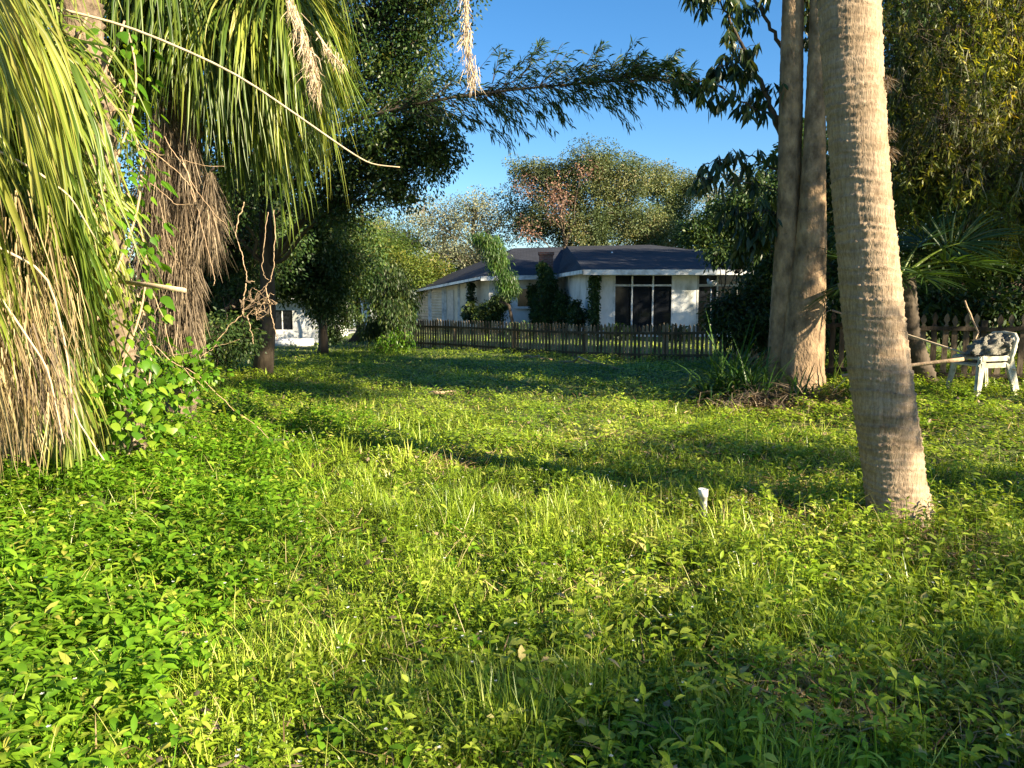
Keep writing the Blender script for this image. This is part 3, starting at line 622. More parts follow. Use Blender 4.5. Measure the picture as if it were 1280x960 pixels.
    # dried flower stalks
    def spray(path, Y, n, L, sp, nm='flower_stalk'):
        m = MB(); P = A([at(x, y, Y) for x, y in path]); t = np.linspace(0, len(P) - 1, 24); C = np.stack([np.interp(t, range(len(P)), P[:, i]) for i in range(3)], 1)
        for _ in range(2): C[1:-1] = (C[:-2] + C[2:] + 2 * C[1:-1]) / 4
        m.tube(C, np.linspace(.012, .004, 24), 5)
        if n:
            i = rng.integers(6, 24, n); D = rng.normal(0, .22, (n, 3)) + A([0, 0, -1]); m.strips(C[i] + rng.normal(0, sp, (n, 3)), D, rng.uniform(.3, 1, n) * L, .006, BLADE, .5, side=rdir(n), jit=.25)
        m.build(nm, M['stalk'], root)
    spray([(345, -60), (360, 0), (378, 40), (388, 75), (395, 110)], 6.6, 420, .22, .022)
    spray([(560, -160), (578, -60), (583, 10), (583, 60), (592, 98)], 6.4, 420, .16, .02)
    spray([(395, 40), (410, 62), (425, 78)], 6.8, 90, .12, .02)
    spray([(60, 8), (160, 32), (290, 88), (380, 150), (440, 192), (465, 206), (500, 209)], 6.2, 0, 0, 0, 'bare_stalk')
left_palms()

tree('shrub', 'leafy low plant hiding the foot of the skirted palm', 'shrub', onz(-3.5, 8.3), .02, onz(-3.5, 8.3, .4),
     [cl(215, 455, 8.3, (.3, .2, .2), 1), cl(190, 470, 8.0, (.3, .2, .15), 1), cl(240, 462, 8.3, (.3, .2, .15), 1)], .07, .04, 45, 10, M['vine'], M['bark'], .08, .4, minfrac=.3)
def tangles():
    p = at(310, 240, 7.0); root = thing('dry_vine', 'bare curling tan vine hanging in a tangle below the palm fronds', 'vine', p); m = MB()
    def strand(path, Y, r=.008, wig=.02, lp=0):
        r = r * .7; wig = wig * .6
        P = A([at(x, y, Y) for x, y in path]); t = np.linspace(0, len(P) - 1, 10 * len(P)); C = np.stack([np.interp(t, range(len(P)), P[:, i]) for i in range(3)], 1)
        for _ in range(5): C[1:-1] = (C[:-2] + C[2:] + 2 * C[1:-1]) / 4
        k = len(C); w = np.cumsum(rng.normal(0, wig * .35, (k, 3)), 0); w -= np.linspace(0, 1, k)[:, None] * w[-1]; m.tube(C + w, np.linspace(r, r * .55, k), 6)
    strand([(306, 252), (297, 280), (298, 300), (306, 330), (308, 355), (318, 352)], 7)
    strand([(335, 265), (333, 310), (332, 340), (338, 350)], 7, .005); strand([(343, 262), (342, 320), (340, 350), (332, 358)], 7, .006)
    for q in range(11):
        a = rng.uniform(0, 6.28, 4); strand([(322 + rng.uniform(6, 26) * math.cos(k), 376 + rng.uniform(6, 30) * math.sin(k)) for k in np.sort(a)], 7 + rng.uniform(-.15, .15), .0035, .015)
    strand([(308, 355), (304, 385), (306, 395), (285, 415), (265, 440), (250, 446)], 7); strand([(333, 360), (338, 390), (345, 420), (346, 426)], 7, .007); strand([(310, 395), (312, 415), (317, 430)], 7, .006)
    strand([(133, 120), (145, 100), (150, 115), (142, 130)], 6.3, .006); strand([(180, 180), (215, 210), (240, 235), (245, 255), (215, 258), (190, 230), (160, 212)], 7, .007)
    strand([(165, 142), (142, 140), (135, 150), (150, 170), (180, 190), (230, 205), (280, 208)], 6.8, .007); strand([(205, 170), (230, 212), (262, 262), (290, 290)], 7, .006); strand([(225, 195), (240, 240), (252, 282), (268, 350), (266, 357)], 7, .006)
    strand([(190, 365), (205, 400), (215, 440), (240, 470), (258, 488)], 6.8, .007, .015); strand([(170, 400), (200, 450), (225, 470), (240, 483)], 6.8, .005)
    m.build('stem', M['twig'], root)
    l = MB(); n = 60; C = at(322, 378, 7) + rng.normal(0, .07, (n, 3)); l.strips(C, rdir(n), rng.uniform(.04, .08, n), .03, LEAF2, .8, fold=.1, rnd=rng.uniform(.2, .6, n)); l.build('dead_leaves', M['deadfrond'], root)
    # trailing runner with green leaves
    g = ground_at(330, 545); root = thing('trailing_runner', 'thin vine runner with a few green leaves arching onto the lawn', 'vine', g); m = MB()
    path = [(185, 425), (210, 452), (245, 470), (268, 492), (292, 515), (318, 530), (336, 548)]; strand(path, 6.6, .006, .01)
    strand([(210, 445), (240, 440), (270, 432), (300, 424)], 6.8, .004, .01)
    m.build('stem', M['twig'], root); l = MB()
    C = A([at(x + rng.uniform(-5, 5), y + rng.uniform(-5, 5), 6.6) for (x, y) in path + [(230, 440), (250, 436), (262, 430), (240, 425), (205, 430), (222, 455), (270, 426), (265, 500)] for _ in (0, 1)])
    n = len(C); l.strips(C, rdir(n) + A([0, -.3, -.2]), rng.uniform(.05, .10, n), .05, [(0, .5), (.15, 1), (.4, .95), (.7, .55), (1, .04)], .9, fold=.1); l.build('leaves', M['vine'], root)
tangles()

# ------------------------------------------------------------------ left and centre trees
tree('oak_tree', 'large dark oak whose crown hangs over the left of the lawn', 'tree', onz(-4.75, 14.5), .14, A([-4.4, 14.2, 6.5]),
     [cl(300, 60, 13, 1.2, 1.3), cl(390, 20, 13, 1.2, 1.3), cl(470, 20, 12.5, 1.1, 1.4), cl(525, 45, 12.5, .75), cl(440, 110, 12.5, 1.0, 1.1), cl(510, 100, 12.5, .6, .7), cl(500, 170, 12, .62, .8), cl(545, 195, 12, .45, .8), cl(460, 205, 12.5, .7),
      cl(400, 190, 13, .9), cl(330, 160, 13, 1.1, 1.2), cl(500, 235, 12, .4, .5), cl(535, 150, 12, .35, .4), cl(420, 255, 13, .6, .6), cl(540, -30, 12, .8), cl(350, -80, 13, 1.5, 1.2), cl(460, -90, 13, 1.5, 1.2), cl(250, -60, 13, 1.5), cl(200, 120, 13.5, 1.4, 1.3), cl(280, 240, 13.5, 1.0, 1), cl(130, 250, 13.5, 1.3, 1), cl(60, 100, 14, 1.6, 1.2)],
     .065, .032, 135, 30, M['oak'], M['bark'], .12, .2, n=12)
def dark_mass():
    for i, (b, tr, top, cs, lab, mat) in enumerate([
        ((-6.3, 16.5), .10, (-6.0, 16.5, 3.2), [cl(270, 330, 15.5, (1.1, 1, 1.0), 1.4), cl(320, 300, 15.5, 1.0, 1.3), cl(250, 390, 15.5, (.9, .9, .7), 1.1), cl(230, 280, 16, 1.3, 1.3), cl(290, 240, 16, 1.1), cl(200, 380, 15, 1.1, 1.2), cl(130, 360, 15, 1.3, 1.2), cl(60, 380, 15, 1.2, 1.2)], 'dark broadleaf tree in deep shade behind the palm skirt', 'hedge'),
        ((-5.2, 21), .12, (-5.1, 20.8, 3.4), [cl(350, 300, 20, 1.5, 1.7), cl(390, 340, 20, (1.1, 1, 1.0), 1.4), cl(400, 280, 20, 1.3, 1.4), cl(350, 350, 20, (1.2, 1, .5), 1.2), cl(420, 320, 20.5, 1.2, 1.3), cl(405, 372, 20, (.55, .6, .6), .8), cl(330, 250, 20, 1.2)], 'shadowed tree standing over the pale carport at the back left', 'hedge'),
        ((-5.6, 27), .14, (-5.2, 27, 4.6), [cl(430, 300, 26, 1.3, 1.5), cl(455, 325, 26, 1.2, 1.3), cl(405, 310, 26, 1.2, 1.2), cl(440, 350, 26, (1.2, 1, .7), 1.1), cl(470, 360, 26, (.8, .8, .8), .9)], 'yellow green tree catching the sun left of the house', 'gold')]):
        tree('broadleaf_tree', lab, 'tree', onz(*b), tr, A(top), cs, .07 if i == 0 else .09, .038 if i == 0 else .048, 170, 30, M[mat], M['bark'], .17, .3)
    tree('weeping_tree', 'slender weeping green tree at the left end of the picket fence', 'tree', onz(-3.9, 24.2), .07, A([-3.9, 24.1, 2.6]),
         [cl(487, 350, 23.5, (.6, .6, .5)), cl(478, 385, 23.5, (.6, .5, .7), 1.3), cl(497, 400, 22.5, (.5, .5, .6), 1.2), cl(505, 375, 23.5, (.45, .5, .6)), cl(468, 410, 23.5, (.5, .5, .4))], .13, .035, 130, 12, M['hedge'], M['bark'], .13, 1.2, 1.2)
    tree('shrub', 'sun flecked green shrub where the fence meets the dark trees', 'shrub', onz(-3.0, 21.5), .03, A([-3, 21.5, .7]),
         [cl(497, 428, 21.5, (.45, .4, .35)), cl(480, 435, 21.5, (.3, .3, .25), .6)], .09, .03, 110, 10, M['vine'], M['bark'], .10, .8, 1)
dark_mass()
tree('shrub', 'dark shaded shrub filling the gap at the foot of the left palms', 'shrub', onz(-5.0, 13), .03, A([-5, 13, .8]),
     [cl(290, 425, 13, (.6, .4, .4), 1.4), cl(250, 430, 12.5, (.6, .4, .5), 1.3), cl(310, 405, 14.6, (.3, .3, .5), 1.2), cl(215, 440, 12, (.5, .4, .4), 1), cl(300, 375, 14.6, (.5, .4, .4), 1)], .07, .035, 130, 16, M['hedge'], M['bark'], .12, .4, minfrac=.5)
tree('shrub', 'dark hanging foliage right of the pale outbuilding', 'shrub', onz(-5.55, 22.5), .04, A([-5.5, 22.5, 1.6]),
     [cl(408, 385, 22.3, (.45, .4, .6), 1.4), cl(420, 360, 22.3, (.6, .4, .5), 1.3), cl(432, 395, 22.8, (.3, .3, .4), .8), cl(415, 415, 22.5, (.35, .3, .2), .6)], .08, .04, 130, 16, M['hedge'], M['bark'], .12, .8, minfrac=.5)

def bamboo():
    b = onz(-7.2, 13.5); root = thing('bamboo', 'long arching bamboo cane with hanging leaves reaching right across the blue sky', 'bamboo', b); cm = MB(); lf = MB()
    Y = 11.5; path = [b, A([-6.6, 13, 3]), at(330, 185, 12.5), at(450, 148, 12), at(540, 125, Y), at(640, 112, Y), at(740, 103, Y), at(810, 100, Y), at(885, 102, Y)]
    P = A(path); t = np.linspace(0, len(P) - 1, 70); C = np.stack([np.interp(t, range(len(P)), P[:, i]) for i in range(3)], 1)
    for _ in range(10): C[1:-1] = (C[:-2] + C[2:] + 2 * C[1:-1]) / 4
    cm.tube(C, np.linspace(.035, .006, 70), 8)
    def branchlet(a, bb, k, w=.05):
        Q = curve(a, bb, 9, rng.uniform(-.03, .10), .05); cm.tube(Q, np.linspace(.006, .0018, 9), 4)
        f = .2 + .8 * rng.random(k) ** .8; p = np.stack([np.interp(f * 8, range(9), Q[:, i]) for i in range(3)], 1) + rng.normal(0, w * .4, (k, 3))
        D = unit(bb - a) * 1.0 + rdir(k) * .75 + A([.1, 0, -.25]); lf.strips(p, D, rng.uniform(.07, .18, k), .02, LEAF2, .6, side=rdir(k), rnd=np.clip(rng.random() * .6 + rng.random(k) * .4, 0, 1))
    for q in range(250):
        i = int(28 + 38 * rng.random() ** 1.1); a = C[i]; env = np.interp(i, [28, 40, 48, 56, 66], [1.0, .95, .8, .62, .42]); up = rng.random() < .55
        d = unit(A([rng.uniform(.35, 1.1), rng.normal(0, .5), rng.uniform(.1, .75) if up else -rng.uniform(.05, .8)])); branchlet(a, a + d * env * rng.uniform(.45, 1.05), int(rng.uniform(12, 30)))
    for (x0, y0, x1, y1) in ((560, 130, 638, 182), (600, 120, 662, 168), (540, 130, 592, 165), (690, 115, 708, 152), (740, 108, 788, 155), (650, 100, 680, 52), (615, 105, 632, 60), (815, 98, 852, 60), (780, 100, 800, 66), (840, 98, 850, 128), (720, 104, 752, 60)):
        for _ in (0, 1): branchlet(at(x0, y0, Y), at(x1 + rng.uniform(-5, 5), y1 + rng.uniform(-5, 5), Y + rng.normal(0, .2)), 34, .03)
    cm.build('cane', M['bark'], root); lf.build('leaves', M['bamboo'], root)
bamboo()

# ------------------------------------------------------------------ right: weeping dark trees
def right_trees():
    def weeper(label, base, top, cs, tr, n, Lh, mat, moss=True, lf=(.11, .024), per=26):
        root = thing('weeping_tree', label, 'tree', base); tb = MB(); cr = MB(); ms = MB(); base = A(base, float)
        tp = curve(base - UP * .1, top, 10, 0, .1); tb.tube(tp, np.linspace(tr * 1.3, tr * .4, 10), 10, wob=.05)
        for (c, r, w) in cs:
            c = A(c); r = np.broadcast_to(A(r, float), (3,)); lp = curve(tp[int(np.clip((c[2] - base[2]) / (top[2] - base[2]) * 8, 3, 9))], c, 8, .1, .1); tb.tube(lp, np.linspace(tr * .25, .01, 8), 5)
            k = int(n * w); C = in_ball(k, c, r, .5); tb.sticks(lp[rng.integers(3, 8, k)], C, .007, .003, .05)
            e = C + np.stack([rng.normal(.05, .16, k), rng.normal(0, .16, k), -rng.uniform(.25, 1, k) * Lh], 1); tb.sticks(C, e, .003, .0012)
            f = rng.random((k, per, 1)); P = (C[:, None] + (e - C)[:, None] * f).reshape(-1, 3) + rng.normal(0, .018, (k * per, 3))
            D = np.repeat(unit(e - C), per, 0) * .6 + rdir(k * per) * .8
            rn = np.clip(np.repeat(rng.random(k), per) * .6 + rng.random(k * per) * .4, 0, 1)
            cr.strips(P, D, lf[0] * rng.uniform(.6, 1.3, k * per), lf[1], LEAF1, .4, side=rdir(k * per), rnd=rn)
            if moss:
                q = C[rng.random(k) < .14]; 
                if len(q):
                    q = np.repeat(q, 7, 0) + rng.normal(0, .03, (len(q) * 7, 3)); ms.strips(q, rng.normal(0, .1, (len(q), 3)) + A([0, 0, -1]), rng.uniform(.2, .6, len(q)), .012, BLADE, 0, side=rdir(len(q)), jit=.2)
        tb.build('trunk', M['bark'], root); cr.build('crown', M[mat], root)
        if moss: ms.build('moss', M['moss'], root)
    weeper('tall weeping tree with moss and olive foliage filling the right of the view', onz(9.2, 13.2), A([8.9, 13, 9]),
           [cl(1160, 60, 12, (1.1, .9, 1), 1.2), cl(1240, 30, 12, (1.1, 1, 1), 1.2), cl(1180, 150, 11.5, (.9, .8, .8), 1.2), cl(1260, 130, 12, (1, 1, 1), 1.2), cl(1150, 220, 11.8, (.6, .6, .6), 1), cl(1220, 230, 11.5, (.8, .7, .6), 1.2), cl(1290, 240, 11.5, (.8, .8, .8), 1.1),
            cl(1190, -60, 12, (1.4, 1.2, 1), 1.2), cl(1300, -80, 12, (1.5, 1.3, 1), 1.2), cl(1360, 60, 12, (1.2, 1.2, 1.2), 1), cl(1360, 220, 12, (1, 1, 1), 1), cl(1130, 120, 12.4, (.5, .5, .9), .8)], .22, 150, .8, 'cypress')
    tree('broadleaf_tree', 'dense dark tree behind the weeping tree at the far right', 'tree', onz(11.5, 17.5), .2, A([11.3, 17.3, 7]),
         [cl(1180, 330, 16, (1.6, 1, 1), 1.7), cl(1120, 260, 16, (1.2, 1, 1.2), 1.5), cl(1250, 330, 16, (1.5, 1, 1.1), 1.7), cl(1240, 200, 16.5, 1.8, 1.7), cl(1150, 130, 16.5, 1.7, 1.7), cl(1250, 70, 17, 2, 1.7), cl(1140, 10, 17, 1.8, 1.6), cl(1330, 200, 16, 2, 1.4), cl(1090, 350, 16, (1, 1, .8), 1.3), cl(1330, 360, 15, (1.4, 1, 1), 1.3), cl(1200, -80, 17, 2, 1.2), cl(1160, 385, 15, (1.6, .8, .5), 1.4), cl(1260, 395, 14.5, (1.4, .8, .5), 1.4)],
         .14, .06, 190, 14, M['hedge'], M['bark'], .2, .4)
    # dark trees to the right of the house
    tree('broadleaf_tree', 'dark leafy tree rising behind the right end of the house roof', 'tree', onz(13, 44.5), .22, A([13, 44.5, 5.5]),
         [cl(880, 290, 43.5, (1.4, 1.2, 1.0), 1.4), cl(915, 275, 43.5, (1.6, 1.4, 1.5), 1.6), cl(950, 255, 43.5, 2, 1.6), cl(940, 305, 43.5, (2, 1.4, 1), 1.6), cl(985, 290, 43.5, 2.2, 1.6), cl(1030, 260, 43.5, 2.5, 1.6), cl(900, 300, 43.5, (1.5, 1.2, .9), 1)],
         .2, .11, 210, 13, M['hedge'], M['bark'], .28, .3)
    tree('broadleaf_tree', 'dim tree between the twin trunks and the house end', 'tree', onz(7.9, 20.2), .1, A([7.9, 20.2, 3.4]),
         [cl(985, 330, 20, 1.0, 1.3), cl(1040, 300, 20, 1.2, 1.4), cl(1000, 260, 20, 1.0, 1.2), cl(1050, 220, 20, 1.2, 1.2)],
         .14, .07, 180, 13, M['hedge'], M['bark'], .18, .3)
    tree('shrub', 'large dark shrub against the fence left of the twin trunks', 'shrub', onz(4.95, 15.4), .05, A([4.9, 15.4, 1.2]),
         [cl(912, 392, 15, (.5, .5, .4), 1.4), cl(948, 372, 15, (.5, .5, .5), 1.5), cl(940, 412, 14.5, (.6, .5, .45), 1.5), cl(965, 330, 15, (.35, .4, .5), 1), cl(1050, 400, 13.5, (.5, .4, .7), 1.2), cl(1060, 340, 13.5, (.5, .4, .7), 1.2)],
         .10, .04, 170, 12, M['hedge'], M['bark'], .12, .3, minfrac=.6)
    tree('sapling', 'small sapling leaning over the fence with a few leaves beside the bird ornament', 'sapling', onz(4.65, 16.8), .03, A([4.55, 16.5, 2.2]),
         [cl(895, 318, 16.5, (.35, .3, .22)), cl(930, 325, 16.5, (.35, .3, .2))], .12, .045, 55, 9, M['hedge'], M['bark'], .1, .5)
right_trees()

def palmetto():
    b = onz(6.1, 11.2); root = thing('palmetto', 'shade toned fan leaved palmetto between the leaning palm and the chairs', 'palmetto', b)
    c = at(1130, 345, 10.9)
    palm_trunk_mesh([b, (b + c) / 2 + A([-.1, 0, 0]), c], [.15, .13, .13], 31, .07, 20, .03, .02).build('trunk', M['bark'], root)
    for (az, el, pl, sl) in ((1.25, .75, .55, .8), (1.6, .45, .75, .75), (1.7, .8, .6, .8), (1.2, .35, .7, .75), (1.0, 1.0, .5, .8), (2.4, .5, .5, .7), (.6, .7, .6, .8), (-1.2, .6, .6, .8), (-1.7, .1, .6, .7), (3.3, .3, .5, .7), (0, .9, .5, .7), (-2.4, .3, .5, .6)):
        frond(root, M['frond'], c + rng.normal(0, .03, 3), az, el, pl, sl, 44, gp=.4, wd=.026, bend=rng.uniform(.2, .8), rn=(0, .10), fan=1.7)  # darkest leaf tones only: shade put into the palmetto's colour
palmetto()

def strap_plants():
    for (x, y, Y, n, L, lab) in ((900, 476, 11.2, 240, 1.1, 'dark strap leaved plant arching in the shade, leftmost by the twin trunks'), (940, 482, 10.9, 230, .95, 'upright strap leaved plant with lit leaf tips left of the twin trunks'), (1000, 492, 10.3, 90, .6, 'small sunlit strap leaved plant at the foot of the twin trunks'), (1045, 485, 10.8, 60, .6, 'dim strap leaved plant between the twin trunks and the leaning palm'), (922, 470, 11.9, 200, 1.3, 'tallest strap leaved plant rising behind the others')):
        p = at(x, y, Y); p[2] = gz(p[0], p[1]); az = rng.random(n) * 6.28; el = rng.uniform(.45, 1.45, n)
        m = MB(); D = np.stack([np.cos(az) * np.cos(el), np.sin(az) * np.cos(el), np.sin(el)], 1)
        m.strips(p + rng.normal(0, 1, (n, 3)) * A([.13, .1, 0]), D, L * rng.uniform(.5, 1.15, n), .028, [(0, .7), (.3, 1), (.6, .85), (.85, .5), (1, .05)], rng.uniform(.8, 2.6, n), fold=.15, side=np.stack([-np.sin(az), np.cos(az), az * 0], 1), rnd=rng.random(n) ** 1.5 * .8)
        o = m.build('strap_leaf_plant', M['strap']); tag(o, lab, 'plant', 'strap leaved plants around the twin trunks')
    # debris heap
    m = MB(); n = 1800; C = at(965, 492, 10.4); P = C + rng.normal(0, 1, (n, 3)) * A([.38, .2, .07]); P[:, 2] = gz(P[:, 0], P[:, 1]) + np.abs(rng.normal(0, .12, n)); az = rng.random(n) * 6.28
    m.strips(P, np.stack([np.cos(az), np.sin(az), rng.normal(0, .4, n)], 1), rng.uniform(.1, .35, n), .012, BLADE2, .5)
    tag(m.build('leaf_litter', M['deadfrond']), 'heap of brown dead leaves at the foot of the twin trunks', 'leaf litter', kind='stuff')
strap_plants()

# ------------------------------------------------------------------ far trees behind the house
def far_trees():
    fo = dict(L=.5, W=.26, sprays=120, per=16, sp=.55)
    def ft(name, lab, base, tr, top, cs, mat, bark='bark', L=.115, W=.08, sprays=38, per=190, sp=(.44, .44, .36), **k):
        tree(name, lab, 'tree', A([base[0], base[1], 0.]), tr, A(top, float), cs, L, W, sprays, per, M[mat], M[bark], sp, .2, .4, 'trees beyond the house', twig=.02, **k)
    ft('oak_tree', 'broad olive oak rising behind the middle of the house roof', (5.5, 50), .45, (5.5, 50, 7.5),
       [cl(742, 208, 48, (2, 1.6, 1.4), 1.2), cl(780, 225, 48, (2, 1.6, 1.6), 1.2), cl(720, 240, 48, (2, 1.8, 1.6), 1.2), cl(770, 262, 48, (2.4, 1.8, 1.8), 1.4), cl(700, 275, 48, (2.2, 1.8, 1.6), 1.2), cl(735, 295, 47, (2.2, 1.8, 1.3), 1.2), cl(805, 285, 47, (2.2, 1.8, 1.5), 1.3), cl(665, 270, 48, (1.3, 1.2, 1.8), .8), cl(680, 222, 48, (1.1, 1, .9), .7), cl(650, 215, 48, (.6, .6, .7), .3)], 'faroak')
    ft('oak_tree', 'rounded green oak behind the right half of the house roof', (10.2, 53), .4, (10, 53, 7),
       [cl(820, 225, 52, (2, 1.6, 1.5), 1.1), cl(845, 255, 52, (1.8, 1.6, 1.8), 1.1), cl(815, 290, 52, (2.2, 1.6, 1.5), 1.1), cl(850, 295, 52, (1.6, 1.6, 1.4), 1), cl(860, 232, 52, (1, 1, 1), .6)], 'faroak')
    ft('maple_tree', 'thin reddish brown tree showing through the oak behind the chimney', (3.3, 46), .16, (3.2, 46, 7.5),
       [cl(690, 235, 45, (.9, .8, 1.2), .7), cl(705, 260, 45, (1, .8, 1.3), .7), cl(728, 218, 46, (.8, .8, .8), .5), cl(668, 290, 45, (.8, .8, .8), .5), cl(660, 240, 45, (.5, .5, .8), .3)], 'farred', sprays=7, per=70)
    ft('bare_tree', 'thin pale tree with sparse leaves left of the chimney', (-2.5, 50), .22, (-2.3, 50, 7),
       [cl(590, 262, 49, (2, 1.6, 1.3), .8), cl(555, 285, 49, (2, 1.6, 1.5), .9), cl(610, 295, 49, (1.8, 1.6, 1.6), .9), cl(570, 320, 48, (2, 1.6, 1.2), .9), cl(635, 265, 49, (1.3, 1.2, 1.6), .5), cl(530, 262, 49, (1.2, 1.2, 1.2), .35)], 'pale', 'barkpale', L=.13, W=.08, sprays=46, per=75, sp=(.4, .4, .3))
    ft('bare_tree', 'sparse pinkish tree in the far gap right of the oaks', (15.5, 62), .2, (15.3, 62, 7),
       [cl(885, 245, 60, (2, 1.6, 1.5), .7), cl(905, 265, 60, (1.6, 1.6, 2), .7), cl(870, 275, 60, (1.4, 1.4, 1.4), .5), cl(915, 225, 60, (.8, .8, .8), .4)], 'pale', 'barkpale', L=.12, W=.08, sprays=24, per=90)
    ft('broadleaf_tree', 'bright yellow green tree beyond the left wing of the house', (-8, 46), .25, (-7.8, 46, 4.5),
       [cl(500, 330, 44, (1.8, 1.5, 1.5), 1.1), cl(470, 320, 44, (1.6, 1.5, 1.5), 1.1), cl(525, 345, 43, (1.6, 1.5, 1), 1), cl(450, 345, 44, (1.6, 1.4, 1.2), 1)], 'gold', sprays=40)
    ft('oak_tree', 'mixed green oak filling the distance above the left roof corner', (-4.8, 55), .3, (-4.8, 55, 6),
       [cl(560, 340, 52, (3, 2, 1.6), 1.3), cl(510, 300, 54, (2.4, 2, 2), 1.1), cl(600, 335, 52, (2.4, 2, 1.6), 1.2), cl(480, 290, 56, (2.2, 2, 1.8), .7)], 'faroak')
    ft('oak_tree', 'far dark tree closing the view at the back left street', (-14.5, 58), .4, (-14.5, 58, 6),
       [cl(400, 330, 56, (4, 3, 3), 2), cl(350, 300, 56, (4, 3, 3), 2), cl(440, 370, 56, (4, 2.5, 2.2), 2), cl(300, 350, 56, (4, 3, 3), 2), cl(390, 385, 55, (4, 2.5, 1.6), 1.5), cl(470, 395, 55, (3, 2, 1.4), 1.2)], 'hedge', L=.3, W=.18)
    ft('oak_tree', 'dark tree behind the house at the back right', (19, 47), .4, (19, 47, 8),
       [cl(960, 290, 46, (3.5, 3, 3), 2), cl(1020, 230, 46, (4, 3, 4), 2), cl(1000, 320, 46, (4, 3, 2.5), 1.6), cl(940, 330, 45, (2.6, 2, 1.6), 1.2)], 'hedge', L=.3, W=.18)
far_trees()

